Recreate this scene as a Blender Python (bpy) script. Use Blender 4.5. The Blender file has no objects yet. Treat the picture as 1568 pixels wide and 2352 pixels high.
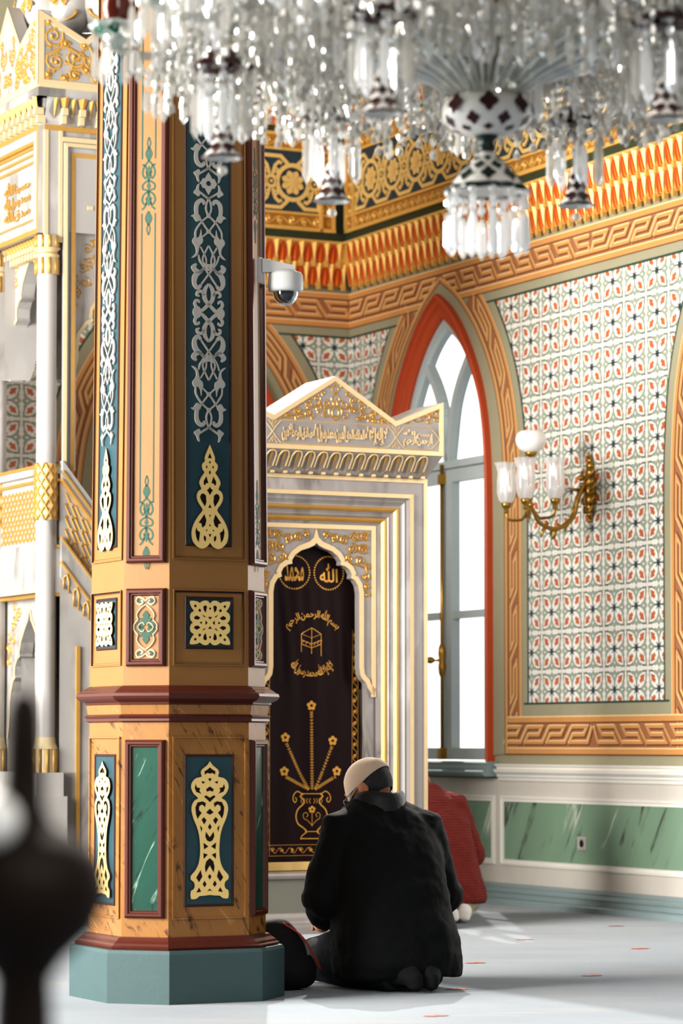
import bpy, bmesh, math, random
from math import sin, cos, pi, radians, sqrt, atan2, hypot
from mathutils import Vector, Matrix
from mathutils.geometry import tessellate_polygon
random.seed(7)
COL = bpy.context.scene.collection
EYE = 0.93568            # camera height above the carpet
TH = 0.464628            # yaw of the room against the camera
V = Vector
DB = V((cos(TH), sin(TH), 0)); NB = V((sin(TH), -cos(TH), 0))     # back wall: along it to the right, and out of it
DR = V((sin(TH), -cos(TH), 0)); NR = V((-cos(TH), -sin(TH), 0))   # right wall
UP = V((0, 0, 1))
CORNER = V((0.0534657, 19.6276199, 0))

class Fr:
    """a local frame: u to the right, v up, w out of the surface"""
    def __init__(s, o, u, w, v=UP): s.o, s.u, s.v, s.w = V(o), V(u), V(v), V(w)
    def __call__(s, u, v, w=0.0): return s.o + s.u*u + s.v*v + s.w*w
WR = Fr(CORNER, DR, NR); WB = Fr(CORNER, DB, NB)

def lin(h):
    h = h.lstrip('#'); c = [int(h[i:i+2], 16)/255 for i in (0, 2, 4)]
    return tuple(x/12.92 if x <= .04045 else ((x+.055)/1.055)**2.4 for x in c) + (1,)
MATS = {}
def mat(name, hx, rough=.55, metal=0., var=.10, scale=14., bump=0., bscale=60., coat=0., sheen=0., spec=.5, stretch=None):
    """principled colour with a soft procedural variation and optional bump"""
    if name in MATS: return MATS[name]
    m = bpy.data.materials.new(name); m.use_nodes = True; nt = m.node_tree; N = nt.nodes; L = nt.links
    b = N['Principled BSDF']; c = lin(hx)
    tc = N.new('ShaderNodeTexCoord'); nz = N.new('ShaderNodeTexNoise'); nz.inputs['Scale'].default_value = scale; nz.inputs['Detail'].default_value = 4
    src = tc.outputs['Object']
    if stretch:
        mp = N.new('ShaderNodeMapping'); mp.inputs['Scale'].default_value = stretch; L.new(src, mp.inputs[0]); src = mp.outputs[0]
    L.new(src, nz.inputs['Vector'])
    mx = N.new('ShaderNodeMix'); mx.data_type = 'RGBA'
    mx.inputs[6].default_value = tuple(x*(1-var) for x in c[:3]) + (1,); mx.inputs[7].default_value = tuple(min(1, x*(1+var)) for x in c[:3]) + (1,)
    L.new(nz.outputs['Fac'], mx.inputs[0]); L.new(mx.outputs[2], b.inputs['Base Color'])
    b.inputs['Roughness'].default_value = rough; b.inputs['Metallic'].default_value = metal
    b.inputs['Specular IOR Level'].default_value = spec
    if coat: b.inputs['Coat Weight'].default_value = coat
    if sheen: b.inputs['Sheen Weight'].default_value = sheen
    if bump:
        n2 = N.new('ShaderNodeTexNoise'); n2.inputs['Scale'].default_value = bscale; n2.inputs['Detail'].default_value = 6; L.new(src, n2.inputs['Vector'])
        bp = N.new('ShaderNodeBump'); bp.inputs['Strength'].default_value = bump; bp.inputs['Distance'].default_value = .01
        L.new(n2.outputs['Fac'], bp.inputs['Height']); L.new(bp.outputs[0], b.inputs['Normal'])
    MATS[name] = m; return m
def veined(name, base, dark, light, rough=.35, scale=2.2, rot=(0, .6, .5), wd=.02, wl=.012, dist=2.5, squash=(1, 1, .35), diag=None):
    """painted or real marble: dark and light veins over a base"""
    if name in MATS: return MATS[name]
    m = bpy.data.materials.new(name); m.use_nodes = True; nt = m.node_tree; N = nt.nodes; L = nt.links; b = N['Principled BSDF']
    tc = N.new('ShaderNodeTexCoord'); mp = N.new('ShaderNodeMapping'); mp.inputs['Rotation'].default_value = rot; mp.inputs['Scale'].default_value = squash
    L.new(tc.outputs['Object'], mp.inputs[0]); vec = mp.outputs[0]
    if diag:
        cb = N.new('ShaderNodeCombineXYZ')
        for k, (d, f) in enumerate(((diag[0], .13), (diag[1], 1.))):
            dt = N.new('ShaderNodeVectorMath'); dt.operation = 'DOT_PRODUCT'; dt.inputs[1].default_value = tuple(V(d).normalized()*f); L.new(tc.outputs['Object'], dt.inputs[0]); L.new(dt.outputs['Value'], cb.inputs[k])
        vec = cb.outputs[0]
    cl = N.new('ShaderNodeTexNoise'); cl.inputs['Scale'].default_value = scale*2; cl.inputs['Detail'].default_value = 5; L.new(vec, cl.inputs['Vector'])
    mb = N.new('ShaderNodeMix'); mb.data_type = 'RGBA'; c = lin(base)
    mb.inputs[6].default_value = tuple(x*.8 for x in c[:3]) + (1,); mb.inputs[7].default_value = tuple(min(1, x*1.2) for x in c[:3]) + (1,); L.new(cl.outputs['Fac'], mb.inputs[0])
    cur = mb.outputs[2]
    for hx, w, sc, seed in ((dark, wd, scale*1.7, 3.1), (light, wl, scale, 9.7)):
        n = N.new('ShaderNodeTexNoise'); n.noise_dimensions = '4D'; n.inputs['W'].default_value = seed; n.inputs['Scale'].default_value = sc
        n.inputs['Detail'].default_value = 6; n.inputs['Distortion'].default_value = dist*.25; L.new(vec, n.inputs['Vector'])
        s = N.new('ShaderNodeMath'); s.operation = 'SUBTRACT'; s.inputs[1].default_value = .5; L.new(n.outputs['Fac'], s.inputs[0])
        a = N.new('ShaderNodeMath'); a.operation = 'ABSOLUTE'; L.new(s.outputs[0], a.inputs[0])
        r = N.new('ShaderNodeMapRange'); r.inputs['From Min'].default_value = 0; r.inputs['From Max'].default_value = w; r.inputs['To Min'].default_value = 1; r.inputs['To Max'].default_value = 0
        L.new(a.outputs[0], r.inputs['Value'])
        n3 = N.new('ShaderNodeTexNoise'); n3.inputs['Scale'].default_value = sc*1.3; L.new(tc.outputs['Object'], n3.inputs['Vector'])
        r3 = N.new('ShaderNodeMapRange'); r3.inputs['From Min'].default_value = .45; r3.inputs['From Max'].default_value = .62; L.new(n3.outputs['Fac'], r3.inputs['Value'])
        mu = N.new('ShaderNodeMath'); mu.operation = 'MULTIPLY'; L.new(r.outputs[0], mu.inputs[0]); L.new(r3.outputs[0], mu.inputs[1])
        x = N.new('ShaderNodeMix'); x.data_type = 'RGBA'; x.inputs[7].default_value = lin(hx); L.new(mu.outputs[0], x.inputs[0]); L.new(cur, x.inputs[6]); cur = x.outputs[2]
    L.new(cur, b.inputs['Base Color']); b.inputs['Roughness'].default_value = rough
    MATS[name] = m; return m
def clearmat(name, tint, gloss=.25, white=.1, rough=.04):
    """see-through crystal or pane: part clear, part mirror, part milky"""
    if name in MATS: return MATS[name]
    m = bpy.data.materials.new(name); m.use_nodes = True; nt = m.node_tree; N = nt.nodes; L = nt.links
    for n in list(N):
        if n.type == 'BSDF_PRINCIPLED': N.remove(n)
    out = [n for n in N if n.type == 'OUTPUT_MATERIAL'][0]; c = lin(tint)
    tr = N.new('ShaderNodeBsdfTransparent'); tr.inputs[0].default_value = c
    gl = N.new('ShaderNodeBsdfGlossy'); gl.inputs[0].default_value = (1, 1, 1, 1); gl.inputs['Roughness'].default_value = rough
    df = N.new('ShaderNodeBsdfTranslucent'); df.inputs[0].default_value = c
    d2 = N.new('ShaderNodeBsdfDiffuse'); d2.inputs[0].default_value = c
    fr = N.new('ShaderNodeFresnel'); fr.inputs[0].default_value = 1.5
    tc = N.new('ShaderNodeTexCoord'); nz = N.new('ShaderNodeTexNoise'); nz.inputs['Scale'].default_value = 40; L.new(tc.outputs['Object'], nz.inputs['Vector'])
    mr = N.new('ShaderNodeMapRange'); mr.inputs['To Min'].default_value = gloss*.5; mr.inputs['To Max'].default_value = gloss*1.5; L.new(nz.outputs['Fac'], mr.inputs['Value'])
    ad = N.new('ShaderNodeMath'); ad.operation = 'ADD'; ad.use_clamp = True; L.new(fr.outputs[0], ad.inputs[0]); L.new(mr.outputs[0], ad.inputs[1])
    m1 = N.new('ShaderNodeMixShader'); L.new(ad.outputs[0], m1.inputs[0]); L.new(tr.outputs[0], m1.inputs[1]); L.new(gl.outputs[0], m1.inputs[2])
    m0 = N.new('ShaderNodeMixShader'); m0.inputs[0].default_value = .5; L.new(df.outputs[0], m0.inputs[1]); L.new(d2.outputs[0], m0.inputs[2])
    m2 = N.new('ShaderNodeMixShader'); m2.inputs[0].default_value = white; L.new(m1.outputs[0], m2.inputs[1]); L.new(m0.outputs[0], m2.inputs[2])
    L.new(m2.outputs[0], out.inputs[0]); MATS[name] = m; return m

def root_loc(o):
    p = V((0, 0, 0))
    while o is not None: p += o.location; o = o.parent
    return p
class MB:
    """collects shapes in world space; build() links them as one mesh object"""
    def __init__(s): s.v, s.f, s.m, s.sm = [], [], [], []
    def face(s, pts, m=0, smooth=False):
        i = len(s.v); s.v += [V(p) for p in pts]; s.f.append(tuple(range(i, i+len(pts)))); s.m.append(m); s.sm.append(smooth)
    def mesh(s, vs, fs, m=0, smooth=False):
        i = len(s.v); s.v += [V(p) for p in vs]
        for f in fs: s.f.append(tuple(i+k for k in f)); s.m.append(m); s.sm.append(smooth)
    def box(s, fr, u0, u1, v0, v1, w0, w1, m=0):
        p = [fr(u, v, w) for w in (w0, w1) for v in (v0, v1) for u in (u0, u1)]
        s.mesh(p, [(0, 2, 3, 1), (4, 5, 7, 6), (0, 1, 5, 4), (2, 6, 7, 3), (0, 4, 6, 2), (1, 3, 7, 5)], m)
    def hexa(s, bot, top, m=0):
        n = len(bot); vs = list(bot)+list(top)
        s.mesh(vs, [tuple(range(n-1, -1, -1)), tuple(range(n, 2*n))]+[(i, (i+1) % n, n+(i+1) % n, n+i) for i in range(n)], m)
    def fill(s, fr, loops, w=0., m=0, thick=0., mside=None):
        """flat shape with holes; loops of (u, v), the first is the outline; thick sinks side walls back"""
        pl = [[V((a, b, 0)) for a, b in lp] for lp in loops]
        flat = [p for lp in pl for p in lp]; tr = tessellate_polygon(pl); vs = [fr(p.x, p.y, w) for p in flat]
        fs = []
        for t in tr:
            a, b, c = (flat[k] for k in t); cr = (b-a).cross(c-a).z
            if abs(cr) > 1e-12: fs.append(t if cr > 0 else t[::-1])
        s.mesh(vs, fs, m)
        if thick:
            for lp in loops:
                n = len(lp)
                for i in range(n):
                    a, b = lp[i], lp[(i+1) % n]
                    s.face([fr(*a, w), fr(*b, w), fr(*b, w-thick), fr(*a, w-thick)], m if mside is None else mside)
    def stroke(s, fr, pts, wd, w=0., m=0, h=0., thick=0., mp=None, caps=True):
        """ribbon along 2D points; h raises its middle; thick gives it side walls; mp bends (u, v)"""
        n = len(pts)
        if n < 2: return
        ws = wd if isinstance(wd, (list, tuple)) else [wd]*n
        L, R, C = [], [], []
        for i in range(n):
            a = pts[max(0, i-1)]; b = pts[min(n-1, i+1)]
            if 0 < i < n-1:
                d1 = V((pts[i][0]-a[0], pts[i][1]-a[1])); d2 = V((b[0]-pts[i][0], b[1]-pts[i][1]))
                if d1.length < 1e-9 or d2.length < 1e-9: d1 = d2 = V((b[0]-a[0], b[1]-a[1]))
                d1.normalize(); d2.normalize(); t = d1+d2
                if t.length < .2: t = V((-d1.y, d1.x))
                t.normalize(); k = 1/max(.45, t.dot(d2))
            else:
                t = V((b[0]-a[0], b[1]-a[1])); k = 1
                if t.length < 1e-9: t = V((1, 0))
                t.normalize()
            nx, ny = -t.y*ws[i]*.5*k, t.x*ws[i]*.5*k
            L.append((pts[i][0]+nx, pts[i][1]+ny)); R.append((pts[i][0]-nx, pts[i][1]-ny)); C.append(tuple(pts[i][:2]))
        M = (lambda p, ww: fr(*mp(*p), ww)) if mp else (lambda p, ww: fr(p[0], p[1], ww))
        i0 = len(s.v)
        if h:
            for i in range(n): s.v += [M(L[i], w), M(C[i], w+h), M(R[i], w)]
            for i in range(n-1):
                k = i0+3*i
                s.f += [(k+1, k, k+3, k+4), (k+2, k+1, k+4, k+5)]; s.m += [m, m]; s.sm += [False]*2
        else:
            for i in range(n): s.v += [M(L[i], w), M(R[i], w)]
            for i in range(n-1):
                k = i0+2*i; s.f.append((k+1, k, k+2, k+3)); s.m.append(m); s.sm.append(False)
            if thick:
                lp = L+R[::-1]
                for i in range(len(lp)):
                    a, b = lp[i], lp[(i+1) % len(lp)]
                    s.face([M(a, w), M(b, w), M(b, w-thick), M(a, w-thick)], m)
    def tube(s, pts, r, n=8, m=0, smooth=True, cap=True):
        pts = [V(p) for p in pts]; k = len(pts); rs = r if isinstance(r, (list, tuple)) else [r]*k
        ref = None; rings = []
        for i in range(k):
            t = (pts[min(k-1, i+1)]-pts[max(0, i-1)])
            t = t.normalized() if t.length > 1e-9 else V((0, 0, 1))
            if ref is None: ref = t.orthogonal().normalized()
            x = (ref-t*ref.dot(t)); x = x.normalized() if x.length > 1e-6 else t.orthogonal().normalized(); ref = x; y = t.cross(x)
            rings.append([pts[i]+(x*cos(2*pi*j/n)+y*sin(2*pi*j/n))*rs[i] for j in range(n)])
        vs = [p for rg in rings for p in rg]; fs = []
        for i in range(k-1):
            for j in range(n): fs.append((i*n+j, i*n+(j+1) % n, (i+1)*n+(j+1) % n, (i+1)*n+j))
        if cap: fs += [tuple(range(n-1, -1, -1)), tuple(range((k-1)*n, k*n))]
        s.mesh(vs, fs, m, smooth)
    def lathe(s, o, prof, n=24, m=0, smooth=True, scal=None, ax=None, a0=0., a1=2*pi):
        """turn (r, z) about a vertical axis (or axes ax=(x, y, z)) at o; scal(angle) ripples the radius"""
        X, Y, Z = ax or (V((1, 0, 0)), V((0, 1, 0)), UP); o = V(o); full = a1-a0 > 6.28; k = n if full else n+1; vs = []
        for q in prof:
            for j in range(k):
                a = a0+(a1-a0)*j/n; r = q[0]*(scal(a, q) if scal else 1); vs.append(o+X*(r*cos(a))+Y*(r*sin(a))+Z*q[1])
        fs = []
        for i in range(len(prof)-1):
            for j in range(n): b = (j+1) % k; fs.append((i*k+j, i*k+b, (i+1)*k+b, (i+1)*k+j))
        s.mesh(vs, fs, m, smooth)
    def ball(s, c, r, n=10, m=0, sq=(1, 1, 1), ax=None):
        X, Y, Z = ax or (V((1, 0, 0)), V((0, 1, 0)), UP); c = V(c); q = n//2+1; vs = []
        for i in range(q+1):
            t = -pi/2+pi*i/q
            for j in range(n):
                a = 2*pi*j/n; vs.append(c+X*(r*sq[0]*cos(t)*cos(a))+Y*(r*sq[1]*cos(t)*sin(a))+Z*(r*sq[2]*sin(t)))
        fs = [(i*n+j, i*n+(j+1) % n, (i+1)*n+(j+1) % n, (i+1)*n+j) for i in range(q) for j in range(n)]
        s.mesh(vs, fs, m, True)
    def sweep(s, fr, path, prof, m=0, closed=True, mf=None):
        """moulding: profile (inward offset, w) along a 2D path with mitred corners; mf gives a material per profile step"""
        n = len(path); P = [V(p) for p in path]; nor = []
        for i in range(n):
            def en(a, b):
                d = (b-a).normalized(); return V((-d.y, d.x))
            if closed or 0 < i < n-1:
                e1 = en(P[i-1], P[i]); e2 = en(P[i], P[(i+1) % n]); t = (e1+e2)
                t = t.normalized() if t.length > 1e-6 else e1
                nor.append(t/max(.3, t.dot(e1)))
            else: nor.append(en(P[0], P[1]) if i == 0 else en(P[-2], P[-1]))
        cnt = n if closed else n-1
        for k in range(len(prof)-1):
            (a, w0), (b, w1) = prof[k], prof[k+1]; mm = mf[k] if mf else m
            for i in range(cnt):
                j = (i+1) % n
                s.face([fr(*(P[i]+nor[i]*a), w0), fr(*(P[j]+nor[j]*a), w0), fr(*(P[j]+nor[j]*b), w1), fr(*(P[i]+nor[i]*b), w1)], mm)
    def build(s, name, mats, parent=None, kind=None, label=None, smooth=None):
        me = bpy.data.meshes.new(name); off = root_loc(parent) if parent else V((0, 0, 0))
        me.from_pydata([v-off for v in s.v], [], s.f)
        for m in (mats if isinstance(mats, (list, tuple)) else [mats]): me.materials.append(m)
        me.polygons.foreach_set('material_index', s.m)
        me.polygons.foreach_set('use_smooth', s.sm if smooth is None else [smooth]*len(s.f)); me.update()
        o = bpy.data.objects.new(name, me); COL.objects.link(o)
        if parent: o.parent = parent
        if kind: o['kind'] = kind
        if label: o['label'] = label
        return o
def empty(name, loc, label=None, cat=None, group=None, kind=None):
    o = bpy.data.objects.new(name, None); o.empty_display_size = .05; COL.objects.link(o); o.location = V(loc)
    return tag(o, label, cat, group, kind)
def tag(o, label=None, cat=None, group=None, kind=None):
    for k, x in (('label', label), ('category', cat), ('group', group), ('kind', kind)):
        if x: o[k] = x
    return o
def smooth_pts(pts, n=6, closed=False):
    """Catmull-Rom through points of any dimension"""
    P = [V(p) for p in pts]; k = len(P); out = []
    for i in range(k if closed else k-1):
        if closed: a, b, c, d = P[i-1], P[i], P[(i+1) % k], P[(i+2) % k]
        else: a, b, c, d = P[max(0, i-1)], P[i], P[i+1], P[min(k-1, i+2)]
        for j in range(n):
            t = j/n; out.append(.5*((2*b)+(c-a)*t+(2*a-5*b+4*c-d)*t*t+(3*b-a-3*c+d)*t**3))
    if not closed: out.append(P[-1])
    return out
def resample(pts, step):
    out = [pts[0]]
    for a, b in zip(pts, pts[1:]):
        d = hypot(b[0]-a[0], b[1]-a[1]); k = max(1, int(math.ceil(d/step)))
        for j in range(1, k+1): out.append((a[0]+(b[0]-a[0])*j/k, a[1]+(b[1]-a[1])*j/k))
    return out
def mir(loop): return [(-a, b) for a, b in loop][::-1]
def sym(half): return list(half)+[(-a, b) for a, b in half[::-1] if abs(a) > 1e-9]
def circ(cx, cy, r, n=16, ry=None): return [(cx+r*cos(2*pi*i/n), cy+(ry or r)*sin(2*pi*i/n)) for i in range(n)]
def spiral(cx, cy, r0, a0, turns, n=14, r1=.15):
    return [(cx+r0*(1-(1-r1)*i/n)*cos(a0+2*pi*turns*i/n), cy+r0*(1-(1-r1)*i/n)*sin(a0+2*pi*turns*i/n)) for i in range(n+1)]
# ---- Arabic lettering: joined presentation forms, laid out left to right for the type engine
AR = {'ا': 'FE8D FE8E', 'إ': 'FE87 FE88', 'ب': 'FE8F FE90 FE91 FE92', 'ت': 'FE95 FE96 FE97 FE98', 'ح': 'FEA1 FEA2 FEA3 FEA4', 'د': 'FEA9 FEAA', 'ر': 'FEAD FEAE', 'س': 'FEB1 FEB2 FEB3 FEB4',
      'ص': 'FEB9 FEBA FEBB FEBC', 'ع': 'FEC9 FECA FECB FECC', 'ق': 'FED5 FED6 FED7 FED8', 'ك': 'FED9 FEDA FEDB FEDC', 'ل': 'FEDD FEDE FEDF FEE0', 'م': 'FEE1 FEE2 FEE3 FEE4',
      'ن': 'FEE5 FEE6 FEE7 FEE8', 'ه': 'FEE9 FEEA FEEB FEEC', 'و': 'FEED FEEE', 'ي': 'FEF1 FEF2 FEF3 FEF4', 'ض': 'FEBD FEBE FEBF FEC0', 'ف': 'FED1 FED2 FED3 FED4', 'ج': 'FE9D FE9E FE9F FEA0'}
def shape_ar(t):
    words = []
    for wd in t.split():
        if wd == 'الله': words.append('\ufdf2'); continue
        fs = {k: [chr(int(x, 16)) for x in q.split()] for k, q in AR.items()}; out = []; i = 0; prev = False
        while i < len(wd):
            c = wd[i]; nx = wd[i+1] if i+1 < len(wd) else None
            if c == 'ل' and nx in ('ا', 'إ'):
                b = ('\ufefb', '\ufefc') if nx == 'ا' else ('\ufef9', '\ufefa'); out.append(b[1] if prev else b[0]); prev = False; i += 2; continue
            f = fs[c]; nxt = nx is not None and len(f) == 4
            out.append(f[3] if prev and nxt else f[2] if nxt else f[1] if prev else f[0]); prev = len(f) == 4 and nx is not None; i += 1
        words.append(''.join(out[::-1]))
    return ' '.join(words[::-1])
def text_mesh(t, bold=.012, space=1.0, res=3):
    """lettering as flat triangles scaled to 0..1 both ways"""
    c = bpy.data.curves.new('lettering', 'FONT'); c.body = shape_ar(t); c.offset = bold; c.space_word = space; c.resolution_u = res
    o = bpy.data.objects.new('lettering', c); COL.objects.link(o); dg = bpy.context.evaluated_depsgraph_get()
    me = bpy.data.meshes.new_from_object(o.evaluated_get(dg)); vs = [v.co.copy() for v in me.vertices]; fs = [tuple(p.vertices) for p in me.polygons]
    bpy.data.objects.remove(o); bpy.data.curves.remove(c); bpy.data.meshes.remove(me)
    if not vs: return [], []
    x0, x1 = min(v.x for v in vs), max(v.x for v in vs); y0, y1 = min(v.y for v in vs), max(v.y for v in vs)
    return [((v.x-x0)/(x1-x0), (v.y-y0)/(y1-y0)) for v in vs], fs
def put_text(mb, fr, t, mp, w, m=0, bold=.012, thick=.0, space=.8):
    vs, fs = text_mesh(t, bold, space)
    if not vs: return
    P = [mp(a, b) for a, b in vs]; mb.mesh([fr(a, b, w) for a, b in P], fs, m)
    if thick:
        cnt = {}
        for f in fs:
            for i in range(len(f)):
                e = (f[i], f[(i+1) % len(f)]); cnt[tuple(sorted(e))] = cnt.get(tuple(sorted(e)), []) + [e]
        for k, es in cnt.items():
            if len(es) == 1:
                a, b = es[0]; mb.face([fr(*P[a], w-thick), fr(*P[b], w-thick), fr(*P[b], w), fr(*P[a], w)], m)
def rect(u0, u1, v0, v1): return [(u0, v0), (u1, v0), (u1, v1), (u0, v1)]
# ------------------------------------------------------------------ materials of the room
OLIVE = mat('olive_wall', '#A29C82', .8, var=.06, bump=.05); BEIGE = mat('beige_paint', '#D5CEC5', .6, var=.04); CREAMP = mat('cream_paint', '#EDE9E0', .5, var=.03)
OCHRE = mat('ochre_paint', '#D2975A', .6, var=.10, scale=6); BROWN = mat('brown_ground', '#A46E4C', .7, var=.08); BROWND = mat('brown_shadow', '#6E3A18', .7); LIGHTO = mat('pale_ochre', '#F0CE98', .6)
DGREEN = mat('dark_green_line', '#31483F', .6); TCREAM = mat('tile_cream', '#F5F2EA', .35, var=.04, scale=9); TGREEN = mat('tile_green', '#9CA595', .4); TRED = mat('tile_red', '#C26A3E', .4); TDARK = mat('tile_star', '#2E4246', .4); TLINE = mat('tile_joint', '#B5A791', .7)
GOLD = mat('gold_leaf', '#E6BC6C', .38, .3, var=.10, scale=25); GOLDP = mat('pale_gold', '#F3D79A', .5, .1, var=.08, scale=20); GOLDD = mat('deep_gold', '#B98238', .4, .35, var=.15)
ORANGE = mat('orange_red', '#C4461A', .45, var=.12); ORANGE2 = mat('bright_orange', '#EE8A26', .35, .25, var=.1); FIN = mat('cornice_pale_gold', '#F0BE62', .38, .15, var=.12, scale=30); NAVY = mat('frieze_navy', '#2B3E4A', .6); GREENB = mat('cornice_dark_green', '#38402C', .6)
REDW = mat('red_brown_window', '#C2522A', .5, var=.12, stretch=(6, 6, .5)); GREYW = mat('blue_grey_window', '#C4CFD0', .5, var=.04); GREYB = mat('blue_grey_base', '#8FA0A2', .3, var=.05)
WMARB = veined('green_wall_marble', '#86A18A', '#4A4A42', '#DDE2D4', .3, 2.6, wd=.022, wl=.014, dist=1.2, diag=(DR*.5+UP*.87, DR*.87-UP*.5)); PANE = clearmat('window_glass', '#FFFFFF', .0, .0); BRASS = mat('brass', '#B58A3A', .28, .9, var=.15)

def extrude(mb, fr, prof, u0, u1, ms=0):
    for i in range(len(prof)-1):
        (z0, w0), (z1, w1) = prof[i], prof[i+1]
        mb.face([fr(u0, z0, w0), fr(u1, z0, w0), fr(u1, z1, w1), fr(u0, z1, w1)], ms[i] if isinstance(ms, (list, tuple)) else ms)
    mb.face([fr(u1, z, w) for z, w in prof]+[fr(u1, prof[-1][0], -.02), fr(u1, prof[0][0], -.02)], ms if isinstance(ms, int) else 0)
    mb.face([fr(u0, z, w) for z, w in prof][::-1]+[fr(u0, prof[0][0], -.02), fr(u0, prof[-1][0], -.02)], ms if isinstance(ms, int) else 0)
# ---- pointed arch curves: half outlines (half width, height)
A_KEY = [(.785, 2.2), (.778, 2.45), (.752, 2.709), (.712, 2.9), (.645, 3.083), (.535, 3.275), (.394, 3.45), (.2, 3.62), (0, 3.735)]
A_RED = [(.648, 2.2), (.645, 2.42), (.634, 2.62), (.605, 2.84), (.54, 3.055), (.44, 3.245), (.3, 3.435), (.15, 3.575), (0, 3.665)]
A_IN = [(.533, 2.2), (.532, 2.42), (.522, 2.62), (.5, 2.8), (.455, 2.984), (.357, 3.174), (.24, 3.33), (.12, 3.44), (0, 3.52)]
A_GL = [(.5, 2.2), (.5, 2.42), (.495, 2.62), (.482, 2.79), (.425, 2.97), (.325, 3.14), (.21, 3.29), (.1, 3.385), (0, 3.44)]
def halfarch(A, z0, n=5):
    return [(A[0][0], z0)]+[tuple(p) for p in smooth_pts(A, n)]
def offset_half(H, d):
    out = []
    for i, p in enumerate(H):
        a, b = H[max(0, i-1)], H[min(len(H)-1, i+1)]; t = V((b[0]-a[0], b[1]-a[1])).normalized(); out.append((p[0]+t.y*d, p[1]-t.x*d))
    return out
def wholearch(c, H): return [(c+a, b) for a, b in H]+[(c-a, b) for a, b in H[::-1][1:]]       # right foot, apex, left foot
def band(mb, fr, a, b, w0, w1, m):
    for i in range(len(a)-1): mb.face([fr(*a[i], w0), fr(*b[i], w1), fr(*b[i+1], w1), fr(*a[i+1], w0)], m)
# ---- greek key
KEY = [(0, .8), (.68, .8), (.68, .49), (.2, .49), (.2, .19), (1, .19), (1, .8)]
def key_run(mb, fr, mp, L, W, n, w, flip=False, sub=None):
    """meander of n slanting units along a run of length L and width W; mp(x, y) bends it; materials 0 ochre 1 brown 2 shadow 3 light"""
    P = L/n; sl = .5
    for k in range(n):
        pts = [((x+sl*y-.32)*P+k*P, y*W) for x, y in KEY]
        pts = [(min(max(x, .01), L-.01), y) for x, y in pts]
        if flip: pts = [(L-x, y) for x, y in pts]
        if sub: pts = resample(pts, sub)
        e = .045*W
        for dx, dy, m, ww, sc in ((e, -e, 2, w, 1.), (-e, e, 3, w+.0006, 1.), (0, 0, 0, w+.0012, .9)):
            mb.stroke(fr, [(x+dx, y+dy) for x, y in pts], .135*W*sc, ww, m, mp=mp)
def key_band(mb, fr, u0, u1, v0, v1, n, w, flip=False, ends=True):
    b = .17*(v1-v0)
    mb.face([fr(*p, w) for p in rect(u0, u1, v0, v1)], 1)
    for a, c in ((v0, v0+b), (v1-b, v1)):
        mb.face([fr(*p, w+.0006) for p in rect(u0, u1, a, c)], 0)
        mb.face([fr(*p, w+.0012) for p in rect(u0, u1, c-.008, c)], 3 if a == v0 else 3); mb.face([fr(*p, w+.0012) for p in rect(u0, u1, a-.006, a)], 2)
    key_run(mb, fr, lambda x, y: (u0+x, v0+b+y), u1-u0, v1-v0-2*b, n, w+.0012, flip)
def key_arch(mb, fr, c, side, z0, ztop, n, w, lower=0):
    """key border up one leg of an arch (side +1 right, -1 left)"""
    I = [tuple(p) for p in resample([(A_KEY[0][0], z0)]+[tuple(q) for q in smooth_pts(A_KEY, 6)], .06)]
    O = offset_half(I, .19); F = lambda p: (c+side*p[0], p[1])
    k = max(i for i in range(len(I)) if O[i][1] <= ztop)
    lens = [0]
    for a, b in zip(I, I[1:]): lens.append(lens[-1]+hypot(b[0]-a[0], b[1]-a[1]))
    def at(x, y):
        x = max(0, min(x, lens[-1]-1e-6)); i = max(j for j in range(len(lens)-1) if lens[j] <= x); t = (x-lens[i])/(lens[i+1]-lens[i])
        p = [I[i][q]+(I[i+1][q]-I[i][q])*t for q in (0, 1)]; o = [O[i][q]+(O[i+1][q]-O[i][q])*t for q in (0, 1)]
        s = y/.19; return F((p[0]+(o[0]-p[0])*s, p[1]+(o[1]-p[1])*s))
    def strip(y0, y1, ww, m, i1, j0=0):
        for i in range(j0, i1):
            q = [at(lens[i], y0), at(lens[i], y1), at(lens[i+1], y1), at(lens[i+1], y0)]
            mb.face([fr(*p, ww) for p in (q if side > 0 else q[::-1])], m)
    e = len(I)-1
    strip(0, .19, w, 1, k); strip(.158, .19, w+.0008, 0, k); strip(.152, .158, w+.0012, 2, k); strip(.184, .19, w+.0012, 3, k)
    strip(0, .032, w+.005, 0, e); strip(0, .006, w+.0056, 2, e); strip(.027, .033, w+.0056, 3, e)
    key_run(mb, fr, lambda x, y: at(x, .036+y) if side > 0 else at(x, .036+y), lens[k]-.02, .118, n, w+.0012, False, .05)
    return I, [F(p) for p in I], [F(p) for p in O]
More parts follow.
